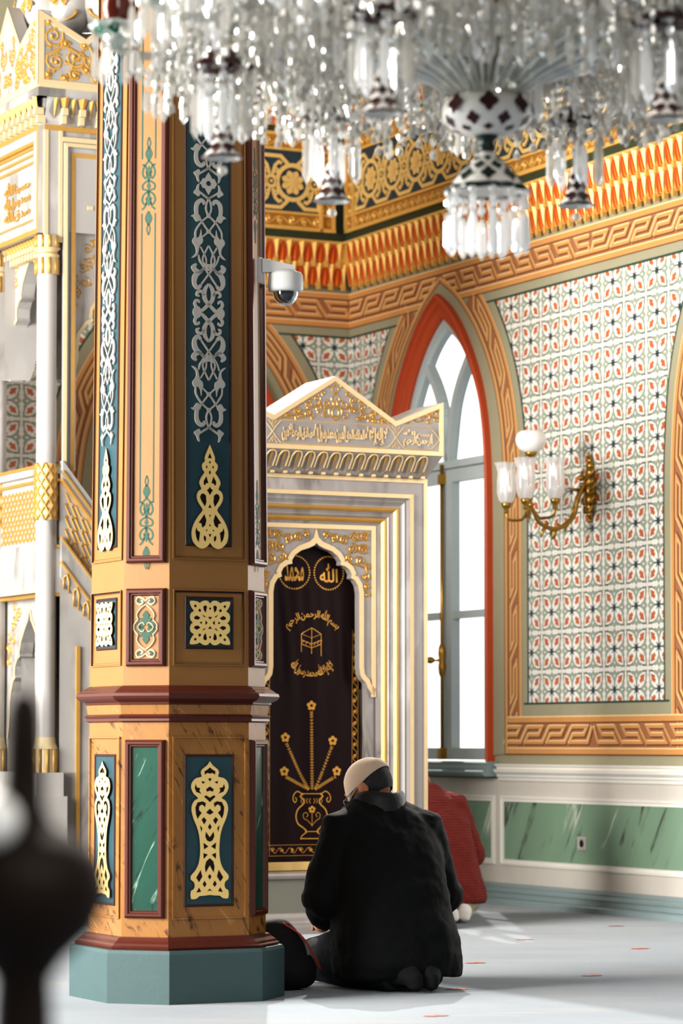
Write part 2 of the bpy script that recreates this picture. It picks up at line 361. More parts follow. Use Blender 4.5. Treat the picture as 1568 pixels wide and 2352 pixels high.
def tile_motif(mb, fr, u, v, s, w):
    """one patterned tile: cream ground, green fleur frame, four petals with red barbs, dark star; materials 0..4"""
    mb.face([fr(*p, w) for p in rect(u-s/2, u+s/2, v-s/2, v+s/2)], 0)
    R4 = lambda p, k: [p, (-p[1], p[0]), (-p[0], -p[1]), (p[1], -p[0])][k]
    M = lambda p: fr(u+p[0]*s, v+p[1]*s, 0)
    def f(pts, h, m): mb.face([fr(u+p[0]*s, v+p[1]*s, w+h) for p in pts], m)
    for k in range(4):
        h = [(0, 0), (.14, .10), (.33, .13), (.45, .25), (.455, .38), (.47, .47), (.39, .43), (.33, .475), (.25, .415), (.16, .455), (.085, .42), (.045, .46), (0, .492)]
        f([R4(p, k) for p in h], .0006, 1); f([R4((-x, y), k) for x, y in h[::-1]], .0006, 1)
        f([R4(p, k) for p in [(0, 0), (.20, .035), (.33, .12), (.40, .26), (.405, .405), (.26, .40), (.12, .33), (.035, .20)]], .0012, 0)
        f([R4(p, k) for p in [(.16, .16), (.225, .135), (.25, .19), (.315, .165), (.33, .23), (.365, .365), (.23, .33), (.165, .315), (.19, .25), (.135, .225)]], .0018, 2)
        f([R4(p, k) for p in [(0, .285), (.03, .335), (0, .395), (-.03, .335)]], .0014, 0)
    st = []
    for i in range(16):
        r = .19 if i % 2 == 0 else .062; a = 2*pi*i/16; r *= 1.2 if i % 4 == 0 else 1; st.append((r*cos(a), r*sin(a)))
    f(st, .0022, 3)
    f([(-.5, .494), (.5, .494), (.5, .5), (-.5, .5)], .0024, 4); f([(.494, -.5), (.5, -.5), (.5, .5), (.494, .5)], .0024, 4)
TP = .22514
WALLC = 1.24
def dist_to(poly, p):
    best = 9
    for a, b in zip(poly, poly[1:]):
        d = V((b[0]-a[0], b[1]-a[1])); t = max(0, min(1, ((p[0]-a[0])*d.x+(p[1]-a[1])*d.y)/max(1e-9, d.length_squared))); best = min(best, hypot(p[0]-a[0]-d.x*t, p[1]-a[1]-d.y*t))
    return best
def inside_arch(c, p):
    H = halfarch(A_KEY, .3); x = abs(p[0]-c)
    if p[1] > 3.735: return False
    for a, b in zip(H, H[1:]):
        if a[1] <= p[1] <= b[1]: return x < a[0]+(b[0]-a[0])*(p[1]-a[1])/max(1e-9, b[1]-a[1])
    return False
def dress_wall(wall, fr, arches, legs, u0, u1, tile0, lo, topruns, lowruns, name):
    """tile field, olive margins and greek-key borders, as parts of a wall"""
    tm = MB()
    cs = []
    k0 = int(math.floor((u0-tile0)/TP)); 
    for k in range(k0, k0+int((u1-u0)/TP)+2):
        uc = tile0+k*TP
        if uc < u0-.01 or uc > u1+.01: continue
        for r in range(0, 11):
            v = 3.4733-r*TP; ok = True
            for c in arches:
                O = [(c+s*p[0], p[1]) for s in (1, -1) for p in offset_half(halfarch(A_KEY, .3), .25)]
                half = len(O)//2
                dd = min(dist_to(O[:half], (uc, v)), dist_to(O[half:], (uc, v)))
                H = offset_half(halfarch(A_KEY, .3), .25); x = abs(uc-c); ins = False
                for a, b in zip(H, H[1:]):
                    if min(a[1], b[1]) <= v <= max(a[1], b[1]) and abs(b[1]-a[1]) > 1e-9: ins = x < a[0]+(b[0]-a[0])*(v-a[1])/(b[1]-a[1])
                if ins and dd > .115: ok = False
            if ok: cs.append((uc, v)); tile_motif(tm, fr, uc, v, TP, .001)
    tm.build('tile_field', [TCREAM, TGREEN, TRED, TDARK, TLINE], wall)
    om = MB(); km = MB()
    for c in arches:
        for s in (1, -1):
            if (c, s) not in legs: continue
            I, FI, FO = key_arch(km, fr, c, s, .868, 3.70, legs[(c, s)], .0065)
            a = [(c+s*p[0], p[1]) for p in offset_half(I, .185)]; b = [(c+s*p[0], p[1]) for p in offset_half(I, .255)]; d = [(c+s*p[0], p[1]) for p in offset_half(I, .268)]
            n = max(i for i in range(len(b)) if b[i][1] < 3.64)+1
            if s > 0: band(om, fr, a[:n], b[:n], .005, .005, 0); band(om, fr, b[:n], d[:n], .0052, .0052, 1)
            else: band(om, fr, b[:n], a[:n], .005, .005, 0); band(om, fr, d[:n], b[:n], .0052, .0052, 1)
            # olive reveal inside the arch, above the key band
            R = halfarch(A_RED, .8); R = resample(R, .06); J = [tuple(p) for p in I]
            Ra = [(c+s*p[0], p[1]) for p in R]; 
            q = []
            for p in J:
                q.append(min(R, key=lambda r: hypot(r[0]-p[0], r[1]-p[1])))
            Q = [(c+s*p[0], p[1]) for p in q]; JJ = [(c+s*p[0], p[1]) for p in J]
            if s > 0: band(om, fr, Q, JJ, .0100, .0100, 0)
            else: band(om, fr, JJ, Q, .0100, .0100, 0)
    om.box(fr, u0, u1, 3.547, 3.61, -.01, .0056, 0); om.box(fr, u0, u1, 3.535, 3.5475, -.01, .0058, 1)
    for a, b in lowruns:
        om.box(fr, a, b, 1.075, 1.149, -.01, .0056, 0); om.box(fr, a+.22, b-.22, 1.149, 1.161, -.01, .0058, 1)
    om.build('olive_margin', [OLIVE, DGREEN], wall)
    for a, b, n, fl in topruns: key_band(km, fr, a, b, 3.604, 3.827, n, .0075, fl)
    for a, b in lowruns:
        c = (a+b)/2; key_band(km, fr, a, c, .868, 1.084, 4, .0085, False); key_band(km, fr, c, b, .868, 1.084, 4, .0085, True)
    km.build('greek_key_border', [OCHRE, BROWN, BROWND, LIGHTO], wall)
def wall_sheet(name, fr, u0, u1, holes, top=5.9):
    mb = MB(); loops = [rect(u0, u1, 0, top)]
    for c in holes: loops.append(wholearch(c, halfarch(A_RED, .79)))
    mb.fill(fr, loops, 0, 0); mb.fill(fr, [lp[::-1] for lp in loops], -.10, 0)
    for c in holes:
        lp = wholearch(c, halfarch(A_RED, .79))
        for a, b in zip(lp, lp[1:]+lp[:1]): mb.face([fr(*a, 0), fr(*b, 0), fr(*b, -.10), fr(*a, -.10)], 0)
    return mb.build(name, [OLIVE], kind='structure')
wall_right = wall_sheet('wall_right', WR, 0, 6.2, [WALLC, 4.78])
wall_back = wall_sheet('wall_back', WB, -5.2, 0, [-1.085])
WL = Fr(WB(-4.0, 0), NB, DB); mb = MB(); mb.box(WL, 0, 2.3, 0, 3.5, -.3, 0, 0); shade_wall_left = mb.build('shade_wall_left', [OLIVE], kind='structure')  # unseen wall added to keep the left light off the far corner
dress_wall(wall_right, WR, [WALLC, 4.78], {(WALLC, 1): 9, (WALLC, -1): 9, (4.78, -1): 9, (4.78, 1): 9}, 0, 4.2, 2.324, 0,
           [(0, WALLC, 5, False), (WALLC, 3.01, 8, True), (3.01, 4.78, 8, False), (4.78, 6.2, 7, True)], [(2.02, 4.0)], 'right')
dress_wall(wall_back, WB, [-1.085], {(-1.085, 1): 9, (-1.085, -1): 9}, -3.4, 0, -.1126, 0,
           [(-1.085, 0, 5, True), (-3.2, -1.085, 9, False)], [(-3.4, -1.88)], 'back')
# ---- windows
def window(name, fr, c, label=None):
    root = empty(name, fr(c, .755), kind='structure'); mb = MB(); z0 = .82
    R, I, G = (wholearch(c, halfarch(A, z0)) for A in (A_RED, A_IN, A_GL))
    mix = lambda t: [(a[0]+(b[0]-a[0])*t, a[1]+(b[1]-a[1])*t) for a, b in zip(R, I)]
    prof = [(0, 0.), (0, .05), (.06, .055), (.14, .055), (.2, .035), (.42, .03), (.48, .02), (.55, .025), (.62, .015), (.9, .008), (1, -.004), (1, -.03)]
    for (t0, w0), (t1, w1) in zip(prof, prof[1:]): band(mb, fr, mix(t1), mix(t0), w1, w0, 0)
    mb.build('arched_frame', [REDW], root)
    mb = MB(); mx = lambda t: [(a[0]+(b[0]-a[0])*t, a[1]+(b[1]-a[1])*t) for a, b in zip(I, G)]
    for (t0, w0), (t1, w1) in zip([(0, -.02), (.5, -.02), (.6, -.03), (1, -.045), (1, -.09)], [(.5, -.02), (.6, -.03), (1, -.045), (1, -.09)]): band(mb, fr, mx(t1), mx(t0), w1, w0, 0)
    arc = smooth_pts([(.0, 2.6), (.03, 2.75), (.08, 2.97), (.16, 3.12), (.262, 3.245)], 4)
    for s in (1, -1):
        p = [(c+s*a, b) for a, b in arc]
        for i in range(len(p)-1):
            (a0, b0), (a1, b1) = p[i], p[i+1]; d = V((a1-a0, b1-b0)).normalized(); n = V((-d.y, d.x))*.024
            mb.hexa([fr(a0-n.x, b0-n.y, -.09), fr(a0+n.x, b0+n.y, -.09), fr(a1+n.x, b1+n.y, -.09), fr(a1-n.x, b1-n.y, -.09)], [fr(a0-n.x, b0-n.y, -.03), fr(a0+n.x, b0+n.y, -.03), fr(a1+n.x, b1+n.y, -.03), fr(a1-n.x, b1-n.y, -.03)])
    mb.box(fr, c-.52, c+.52, 2.595, 2.64, -.09, -.015)
    mb.build('fanlight_tracery', [GREYW], root)
    for s, nm in ((-1, 'left'), (1, 'right')):
        a, b = sorted((c+s*.012, c+s*.53)); m2 = MB()
        m2.box(fr, a, a+.07, .83, 2.585, -.08, -.02); m2.box(fr, b-.045, b, .83, 2.585, -.08, -.02); m2.box(fr, a+.07, b-.045, 2.51, 2.585, -.08, -.025); m2.box(fr, a+.07, b-.045, .83, .90, -.08, -.025); m2.box(fr, a+.07, b-.045, 1.68, 1.725, -.08, -.03)
        sash = m2.build('casement', [GREYW], root)
        m4 = MB()
        for z in (1.05, 1.7, 2.4): m4.box(fr, *( (b-.012, b+.012) if s > 0 else (a-.012, a+.012)), z-.06, z+.06, -.03, -.008)
        m4.build('hinge', [BRASS], sash)
    m3 = MB(); m3.fill(fr, [G], -.075, 0); m3.build('pane', [PANE], root)
    m5 = MB(); m5.tube([fr(c, .83, 0), fr(c, 2.62, 0)], .011, 8)
    m5.lathe(fr(c, 1.33, 0), [(.012, 0), (.02, .02), (.024, .06), (.018, .1), (.024, .14), (.02, .18), (.012, .2)], 10); m5.tube([fr(c, 1.43, .01), fr(c, 1.43, .06)], .008, 6); m5.ball(fr(c, 1.43, .08), .028, 10, 0, (1, 1, .8)); m5.box(fr, c-.02, c+.02, .83, .9, -.02, .02); m5.box(fr, c-.018, c+.018, 2.5, 2.56, -.02, .018)
    m5.build('espagnolette_bolt', [BRASS], root)
    m6 = MB(); extrude(m6, fr, [(.735, 0), (.735, .10), (.755, .12), (.765, .12), (.772, .09), (.785, .095), (.80, .075), (.815, .08), (.822, .06), (.822, -.09)], c-.69, c+.70, 0); m6.build('sill', [GREYB], root)
    return root
window('window_1', WR, WALLC); window('window_2', WB, -1.085); window('window_3', WR, 4.78)
# ---- wainscot, ledge and base of the right and back walls
def wainscot(side, fr, u0, u1, panels):
    mb = MB()
    extrude(mb, fr, [(0, .125), (.028, .125), (.034, .11), (.036, .045), (.06, .045), (.07, .052), (.082, .035), (.088, .03), (.10, .034), (.112, .018), (.118, .004)], u0, u1, 0)
    mb.build('baseboard_'+side, [GREYB], kind='structure')
    mb = MB(); mb.box(fr, u0, u1, .11, .72, -.01, .003)
    dado = mb.build('wainscot', [BEIGE], wall_right if side == 'right' else wall_back)
    for a, b in panels:
        m = MB(); p = rect(a, b, .221, .624)
        m.sweep(fr, p, [(0, .003), (.002, .016), (.014, .018), (.018, .008), (.026, .010), (.034, .012), (.036, .002)], 0)
        m.face([fr(*q, .0045) for q in rect(a+.034, b-.034, .255, .59)], 1); m.build('marble_panel', [CREAMP, WMARB], dado)
    m = MB(); extrude(m, fr, [(.705, .003), (.712, .018), (.728, .02), (.735, .03), (.745, .03), (.752, .038), (.762, .05), (.776, .052), (.780, .03), (.790, .032), (.798, .046), (.808, .048), (.811, .002)], u0, u1, 0)
    return m
mR = wainscot('right', WR, 0, 6.2, [(.12, 1.895), (1.967, 5.2)])
mR2 = MB()
for a, b in ((0, WALLC-.70), (WALLC+.72, 4.78-.70), (4.78+.72, 6.2)): extrude(mR2, WR, [(.705, .003), (.712, .018), (.728, .02), (.735, .03), (.745, .03), (.752, .038), (.762, .05), (.776, .052), (.780, .03), (.790, .032), (.798, .046), (.808, .048), (.811, .002)], a, b, 0)
mR2.build('trim_1', [CREAMP], kind='structure')
wainscot('back', WB, -5.2, 0, [(-1.9, -.2), (-3.8, -2.0)]).build('trim_2', [CREAMP], kind='structure')
# ---- cornice with two tiers of orange niches, dark fascia, navy and gold frieze
def niches(mb, fr, u0, u1, z0, z1, wb, wt, p, ph, drop=True):
    """row of pointed red niches between gold fins; 0 red 1 gold 2 bright orange"""
    n = int((u1-u0)/p)+2; h = z1-z0
    mb.face([fr(u0, z0, wb), fr(u1, z0, wb), fr(u1, z1, wt), fr(u0, z1, wt)], 1)
    mb.face([fr(u0, z0, wb), fr(u0, z0, 0), fr(u1, z0, 0), fr(u1, z0, wb)], 1)
    W = lambda t, e=0: wb+(wt-wb)*t+e
    for k in range(-1, n):
        c = u0+(k+ph)*p
        if c-p*.5 < u0-.001 or c+p*.5 > u1+.001: continue
        q = lambda x, t, e: fr(c+x*p, z0+t*h, W(t, e))
        mb.face([q(-.27, .02, .002), q(.27, .02, .002), q(.36, .35, .002), q(.26, .72, .002), q(.08, .93, .002), q(-.08, .93, .002), q(-.26, .72, .002), q(-.36, .35, .002)], 0)
        mb.mesh([q(.5, .04, .016), q(.24, .97, .003), q(.5, 1, .020), q(.76, .97, .003)], [(0, 2, 1), (0, 3, 2)], 4)
        mb.mesh([q(-.1, .05, .003), q(0, .9, .003), q(.0, .05, .006), q(.1, .05, .003)], [(0, 2, 1), (2, 3, 1)], 2)
        if drop:
            mb.box(fr, c+p*.5-.011, c+p*.5+.011, z0-.026, z0+.012, W(0, -.01), W(0, .018), 1)
def scroll_border(mb, fr, u0, u1, v0, v1, w, m, step=.085, horiz=True):
    L = (u1-u0) if horiz else (v1-v0); H = (v1-v0) if horiz else (u1-u0); n = max(2, int(L/step)); P = L/n
    M = (lambda x, y: (u0+x, v0+y)) if horiz else (lambda x, y: (u0+y, v0+x))
    wave = [M(L*i/(n*6), H*(.5+.32*sin(pi*i/6))) for i in range(n*6+1)]; mb.stroke(fr, wave, .010, w, m, .005)
    for k in range(n):
        s = 1 if k % 2 == 0 else -1; sp = spiral((k+.5)*P, H*(.5-.04*s), H*.27, pi/2*s, 1.4*s, 11); mb.stroke(fr, [M(*p) for p in sp], .010, w, m, .006)
        mb.face([fr(*M((k+.5)*P-.012, H*(.5-.34*s)), w+.001), fr(*M((k+.5)*P, H*(.5-.44*s)), w+.001), fr(*M((k+.5)*P+.014, H*(.5-.3*s)), w+.001), fr(*M((k+.5)*P, H*(.5-.22*s)), w+.001)][::s], m)
def rosette(mb, fr, u, v, w):
    ro = lambda p, a: (u+p[0]*cos(a)-p[1]*sin(a), v+p[0]*sin(a)+p[1]*cos(a))
    for k in range(8):
        a = 2*pi*k/8+pi/8; q = [ro(p, a) for p in [(.018, -.008), (.045, -.024), (.068, -.018), (.082, 0), (.068, .018), (.045, .024), (.018, .008)]]
        mb.fill(fr, [q], w+.006, 0, .006)
        q = [ro(p, a+pi/8) for p in [(.008, -.005), (.024, -.010), (.036, 0), (.024, .010), (.008, .005)]]; mb.face([fr(*p, w+.009) for p in q], 0)
    mb.face([fr(*p, w+.011) for p in circ(u, v, .011, 10)], 0)
def frieze(parent, fr, u0, u1, cent, step, w, name):
    z = [4.20, 4.318, 4.71, 4.825]
    mb = MB(); mb.box(fr, u0, u1, z[0], z[3], 0, w, 0)
    mb.build('frieze_ground', [NAVY], parent)
    mb = MB()
    mb.box(fr, u0, u1, z[0], z[0]+.024, w, w+.03, 0); mb.box(fr, u0, u1, z[1]-.016, z[1], w, w+.022, 0); mb.box(fr, u0, u1, z[2], z[2]+.018, w, w+.022, 0); mb.box(fr, u0, u1, z[3]-.022, z[3], w, w+.03, 0)
    mb.box(fr, u0, u1, z[0]+.024, z[1]-.016, w, w+.008, 1); mb.box(fr, u0, u1, z[2]+.018, z[3]-.022, w, w+.008, 1)
    scroll_border(mb, fr, u0, u1, z[0]+.026, z[1]-.018, w+.008, 0); scroll_border(mb, fr, u0, u1, z[2]+.02, z[3]-.024, w+.008, 0)
    e0, e1 = (u0, u0+.122) if cent > u0 and u0 > -.05 else (u1-.11, u1)
    mb.box(fr, e0, e0+.02, z[0], z[3], w, w+.03, 0); mb.box(fr, e1-.02, e1, z[0], z[3], w, w+.026, 0); mb.box(fr, e0+.02, e1-.02, z[0]+.03, z[3]-.03, w, w+.012, 1)
    scroll_border(mb, fr, e0+.02, e1-.02, z[0]+.1, z[3]-.1, w+.012, 0, horiz=False)
    mb.build('frieze_gilt_border', [GOLD, GOLDD], parent)
    mb = MB(); n = int((u1-u0)/step)+1; zc = 4.508; lo, hi = (u0+.122, u1) if u0 > -.05 else (u0, u1-.11)
    ww = w+.008
    for k in range(-n, n+1):
        c = cent+k*step
        if c+step*.52 < lo or c-step*.52 > hi: continue
        S = lambda pts, wd: mb.stroke(fr, [(min(max(x, lo), hi), y) for x, y in pts], wd, ww, 0, 0, .008)
        if lo <= c-.12 and c+.12 <= hi:
            mb.fill(fr, [circ(c, zc, .125, 28), circ(c, zc, .097, 28)], ww+.001, 0, .009); rosette(mb, fr, c, zc, w)
        for sx in (-1, 1):
            x = c+sx*step/2
            if lo+.03 <= x <= hi-.03 and sx == 1: mb.fill(fr, [circ(x, zc, .045, 16), circ(x, zc, .024, 16)], ww+.001, 0, .009); mb.face([fr(*p, ww) for p in circ(x, zc, .012, 8)], 0)
            for sy in (-1, 1):
                if c+sx*step*.5 > hi+.02 or c+sx*step*.5 < lo-.02: continue
                S([(c+sx*step*.5, zc+sy*.165), (c+sx*.085, zc+sy*.165), (c+sx*.035, zc+sy*.118)], .024)
                S([(x-sx*.012, zc+sy*.045), (x-sx*.02, zc+sy*.075), (x-sx*.03, zc+sy*.105), (x-sx*.055, zc+sy*.128), (x-sx*.075, zc+sy*.118)], .020)
                S([(x-sx*.018, zc+sy*.06), (x-sx*.042, zc+sy*.062), (x-sx*.046, zc+sy*.08), (x-sx*.034, zc+sy*.086)], .011)
    mb.build('frieze_strapwork', [mat('strapwork_gold', '#EBC67E', .45, .12, var=.08)], parent)
def cornice(name, fr, u0, u1, cent, mirror):
    root = empty(name, fr(u0 if not mirror else u1, 3.86), kind='structure')
    mb = MB(); niches(mb, fr, u0, u1, 3.865, 4.005, .03, .055, .0895, .5 if not mirror else .45); niches(mb, fr, u0, u1, 4.005, 4.135, .055, .085, .0895, 1.0 if not mirror else .95)
    mb.box(fr, u0, u1, 4.130, 4.146, 0, .10, 1); mb.box(fr, u0, u1, 4.146, 4.205, 0, .062, 3); mb.build('niche_tiers', [ORANGE, GOLD, ORANGE2, GREENB, FIN], root)
    frieze(root, fr, *((.092, u1) if not mirror else (u0, -.145)), cent, .308, .06, name)
    mb = MB(); mb.box(fr, u0, u1, 4.825, 4.87, 0, .05, 3); niches(mb, fr, u0, u1, 4.87, 4.99, .07, .10, .14, .5, False); mb.box(fr, u0, u1, 4.99, 5.02, 0, .13, 1); mb.build('upper_niches', [ORANGE, GOLD, ORANGE2, GREENB, FIN], root)
cornice('trim_3', WR, .05, 6.2, .42, False); cornice('trim_4', WB, -4.0, -.05, -.44, True)
mb = MB(); mb.box(WR, 0, .1, 4.14, 5.0, -.05, .052, 0); mb.box(WB, -.15, .0, 4.14, 5.0, -.05, .052, 0); mb.build('trim_5', [GREENB], kind='structure')
# ---- floor
FLOOR = bpy.data.materials.new('carpet'); FLOOR.use_nodes = True
def carpet_nodes():
    nt = FLOOR.node_tree; N = nt.nodes; L = nt.links; b = N['Principled BSDF']; tc = N.new('ShaderNodeTexCoord')
    def noise(sc, det, scale):
        mp = N.new('ShaderNodeMapping'); mp.inputs['Scale'].default_value = sc; mp.inputs['Rotation'].default_value = (0, 0, TH); L.new(tc.outputs['Object'], mp.inputs[0]); n = N.new('ShaderNodeTexNoise'); n.inputs['Scale'].default_value = scale; n.inputs['Detail'].default_value = det; L.new(mp.outputs[0], n.inputs['Vector']); return n.outputs['Fac']
    def mixc(f, a, c, lo=.35, hi=.65):
        r = N.new('ShaderNodeMapRange'); r.inputs['From Min'].default_value = lo; r.inputs['From Max'].default_value = hi; L.new(f, r.inputs['Value']); x = N.new('ShaderNodeMix'); x.data_type = 'RGBA'; L.new(r.outputs[0], x.inputs[0])
        for i, q in ((6, a), (7, c)):
            if isinstance(q, str): x.inputs[i].default_value = lin(q)
            else: L.new(q, x.inputs[i])
        return x.outputs[2]
    c = mixc(noise((1, 1, 1), 3, 1.1), '#5C6976', '#707C87'); c2 = mixc(noise((.5, 2.2, 1), 6, 2.0), c, '#827F7B', .55, .8)
    fine = noise((1, 1, 1), 4, 160.); c3 = mixc(fine, c2, '#646F79', .55, 1.0); L.new(c3, b.inputs['Base Color']); b.inputs['Roughness'].default_value = .95; b.inputs['Specular IOR Level'].default_value = .1; b.inputs['Sheen Weight'].default_value = .3
    bp = N.new('ShaderNodeBump'); bp.inputs['Strength'].default_value = .5; bp.inputs['Distance'].default_value = .004; L.new(fine, bp.inputs['Height']); L.new(bp.outputs[0], b.inputs['Normal'])
carpet_nodes()
ORM = mat('orange_thread', '#C9745A', .9)
mb = MB(); WF = Fr((0, 0, 0), (1, 0, 0), UP, (0, 1, 0))
mb.face([WF(-7, -1, 0), WF(7, -1, 0), WF(7, 22, 0), WF(-7, 22, 0)], 0)
floor = mb.build('floor', [FLOOR], kind='structure')
mb = MB()
for x, y, r in ((1.395, 15.6, 0), (.865, 14.53, 0), (.565, 13.0, 0), (.437, 11.62, 0), (.32, 10.5, 0), (1.0, 12.3, 0), (1.35, 13.9, 0)):
    c = V((x, y, .002)); mb.face([c+DB*a+NB*b for a, b in [(-.05, 0), (-.02, -.03), (0, -.012), (.02, -.035), (.05, 0), (.02, .03), (0, .015), (-.02, .03)]][::-1], 0)
mb.build('carpet_motif', [ORM], floor)
# ------------------------------------------------------------------ octagonal pillar
PC = V((-.6075, 11.331, 0))
POCH = mat('pillar_ochre', '#986C38', .42, var=.10, scale=7, bump=.03); PMARB = veined('pillar_ochre_marble', '#9A6A34', '#3A1D0C', '#BC8E54', .35, 11, wd=.022, wl=.01, dist=1.5, diag=((-.45, -.1, .9), (.9, .2, .45)))
PWOOD = mat('pillar_dark_red', '#57271C', .32, var=.18, stretch=(3, 3, 12)); PWOODD = mat('pillar_groove', '#3A1810', .5); TEAL = mat('teal_panel', '#24474F', .5, var=.08, bump=.04); SILVER = mat('silver_paint', '#BDB8B0', .4, .1, var=.06)
PGOLD = mat('fretwork_gold', '#FFD88C', .4, .12, var=.07, scale=30); FRETD = mat('fretwork_back', '#2A150A', .8); PGREEN = veined('pillar_green_marble', '#1F4C3E', '#0C1F19', '#9DB8A6', .25, 9, wd=.025, wl=.012, dist=1.5, diag=((.4, .1, .9), (.9, .2, -.4))); GRNLINE = mat('green_stencil', '#2C5240', .6)
PGREY = mat('pillar_base_grey_green', '#465D5E', .55, var=.06, bump=.05); PPALE = mat('pale_edge', '#EFD9A8', .5); CREAMC = mat('carved_cream', '#E3D3B0', .5)
def octo(h, a): return [(-h, a), (-h, -a), (-a, -h), (a, -h), (h, -a), (h, a), (a, h), (-a, h)]
def opt(u, v, z): return PC+DB*u-NB*v+UP*z            # v runs away from the camera, along the room
def oct_ring(mb, secs, ms=0):
    for k in range(len(secs)-1):
        (z0, h0, a0), (z1, h1, a1) = secs[k], secs[k+1]; A = octo(h0, a0); B = octo(h1, a1); m = ms[k] if isinstance(ms, list) else ms
        for i in range(8):
            j = (i+1) % 8; mb.face([opt(*A[j], z0), opt(*A[i], z0), opt(*B[i], z1), opt(*B[j], z1)][::-1], m)
    A = octo(*secs[0][1:]); mb.face([opt(*p, secs[0][0]) for p in A][::-1], 0); A = octo(*secs[-1][1:]); mb.face([opt(*p, secs[-1][0]) for p in A], 0)
pillar = empty('octagonal_pillar', PC, 'ochre octagonal pillar with teal panels, gold fretwork and a grey green base', 'pillar', kind='thing')
def HS(z): return .2805-.0092*(z-1.586)            # the shaft tapers
mb = MB(); oct_ring(mb, [(0, .3525, .183), (.178, .3525, .183), (.19, .346, .18), (.192, .30, .16)]); mb.build('plinth', [PGREY], pillar)
mb = MB(); oct_ring(mb, [(.19, .33, .178), (.20, .335, .179), (.205, .326, .176), (.212, .322, .174), (.222, .308, .168), (.232, .30, .165), (.235, .288, .16), (.24, .27, .15)]); mb.build('base_moulding', [PWOOD], pillar)
mb = MB(); oct_ring(mb, [(.22, .2875, .159), (1.02, .2855, .1585)]); mb.build('dado', [PMARB], pillar)
mb = MB(); oct_ring(mb, [(1.006, .286, .158), (1.012, .30, .164), (1.020, .298, .163), (1.028, .304, .166), (1.034, .296, .163), (1.036, .292, .162), (1.070, .297, .164), (1.074, .306, .167), (1.080, .304, .166), (1.084, .316, .171), (1.092, .328, .177), (1.102, .333, .179), (1.112, .330, .178), (1.118, .318, .172), (1.124, .312, .170), (1.130, .302, .166), (1.134, .298, .165), (1.140, .284, .16)], [0, 0, 0, 0, 0, 1, 0, 0, 0, 0, 0, 0, 0, 0, 0, 0, 0]); mb.build('waist_moulding', [PWOOD, PMARB], pillar)
mb = MB(); oct_ring(mb, [(1.12, .2835, .157), (1.586, .2805, .156), (5.9, HS(5.9), .156*.9)]); shaft = mb.build('shaft', [POCH], pillar)
# ornament data, measured as half outlines in carver's units
FV_OUT = [(0,85),(45,150),(120,210),(142,265),(128,325),(210,345),(270,400),(292,490),(250,590),(180,655),(235,690),(275,760),(283,850),(250,980),(200,1100),(165,1230),(150,1380),(150,1520),(170,1660),(220,1770),(290,1850),(288,1915),(245,1950),(230,2010),(250,2065),(290,2090),(288,2210),(200,2205),(160,2170),(90,2165),(0,2155)]
FV_SYM = [[(0,180),(40,215),(85,240),(80,295),(40,268),(0,278)],[(0,345),(28,360),(0,400)],[(0,475),(60,520),(45,560),(0,540)],[(0,650),(60,612),(90,635),(40,680),(0,720)],[(0,820),(60,880),(0,915)],[(0,1050),(30,1105),(0,1150)],[(0,1262),(60,1175),(70,1250),(45,1310),(0,1334)],[(0,1585),(55,1635),(76,1720),(62,1812),(0,1700)],[(0,1830),(28,1870),(0,1920)],[(0,2055),(42,2100),(0,2085)]]
FV_PAIR = [[(70,410),(130,390),(115,437)],[(220,435),(235,500),(210,560),(130,590),(162,545),(150,500),(200,490)],[(60,735),(110,705),(190,722),(225,800),(215,900),(190,980),(160,930),(125,885),(168,840),(165,785),(125,755),(95,775),(75,800)],[(90,950),(130,990),(88,1065),(50,1000)],[(155,1075),(130,1185),(115,1120)],[(20,1405),(98,1345),(90,1450)],[(30,1530),(98,1505),(95,1600)],[(140,1765),(210,1885),(165,1955),(112,1870)],[(78,1930),(110,1985),(78,2035),(48,1990)],[(165,2035),(205,2115),(130,2100)]]
FS_OUT = [(0,95),(45,200),(95,330),(105,390),(100,435),(150,490),(160,545),(145,610),(110,665),(160,740),(205,830),(212,900),(170,1000),(225,1040),(262,1120),(258,1220),(210,1320),(145,1425),(210,1520),(300,1660),(355,1800),(372,1930),(340,2080),(250,2180),(160,2215),(60,2170),(0,2090)]
FS_SYM = [[(0,265),(40,372),(0,372)],[(0,432),(22,450),(0,490)],[(0,615),(22,660),(0,710)],[(0,950),(25,995),(62,1020),(25,1075),(0,1125)],[(0,1305),(35,1385),(0,1378)],[(0,1520),(18,1520),(0,1580)],[(0,1700),(20,1755),(0,1752)],[(0,1915),(30,1908),(0,1980)]]
FS_PAIR = [[(65,515),(82,545),(65,592),(48,550)],[(70,740),(125,840),(125,910),(95,925),(75,880),(30,885)],[(130,1090),(180,1110),(200,1170),(175,1240),(100,1360),(70,1270),(80,1130)],[(110,1510),(230,1690),(175,1700),(155,1790),(95,1740),(70,1640)],[(275,1780),(295,1880),(270,2010),(225,2085),(212,1990),(200,1880),(250,1850)],[(55,1815),(88,1840),(60,1865)],[(120,1940),(130,2000),(100,2070),(78,2040),(82,1970)]]
FQ_OUT = [(0,-226),(25,-255),(65,-262),(105,-245),(122,-232),(150,-248),(234,-254),(226,-195),(202,-155),(190,-135),(220,-115),(235,-75),(225,-25),(200,0)]
FQ_H4 = [[(175,-215),(190,-195),(170,-175),(155,-195)],[(125,-168),(140,-140),(115,-125),(104,-147)],[(55,-207),(80,-190),(75,-150),(50,-118),(42,-160),(36,-190)],[(112,-58),(155,-85),(190,-62),(178,-40),(140,-34)],[(48,-68),(95,-100),(72,-66)]]
FQ_V2 = [[(0,-184),(15,-167),(0,-152),(-15,-167)],[(0,-38),(25,-70),(-25,-70)]]; FQ_H2 = [[(28,0),(55,-28),(55,28)],[(125,0),(95,16),(95,-16)]]
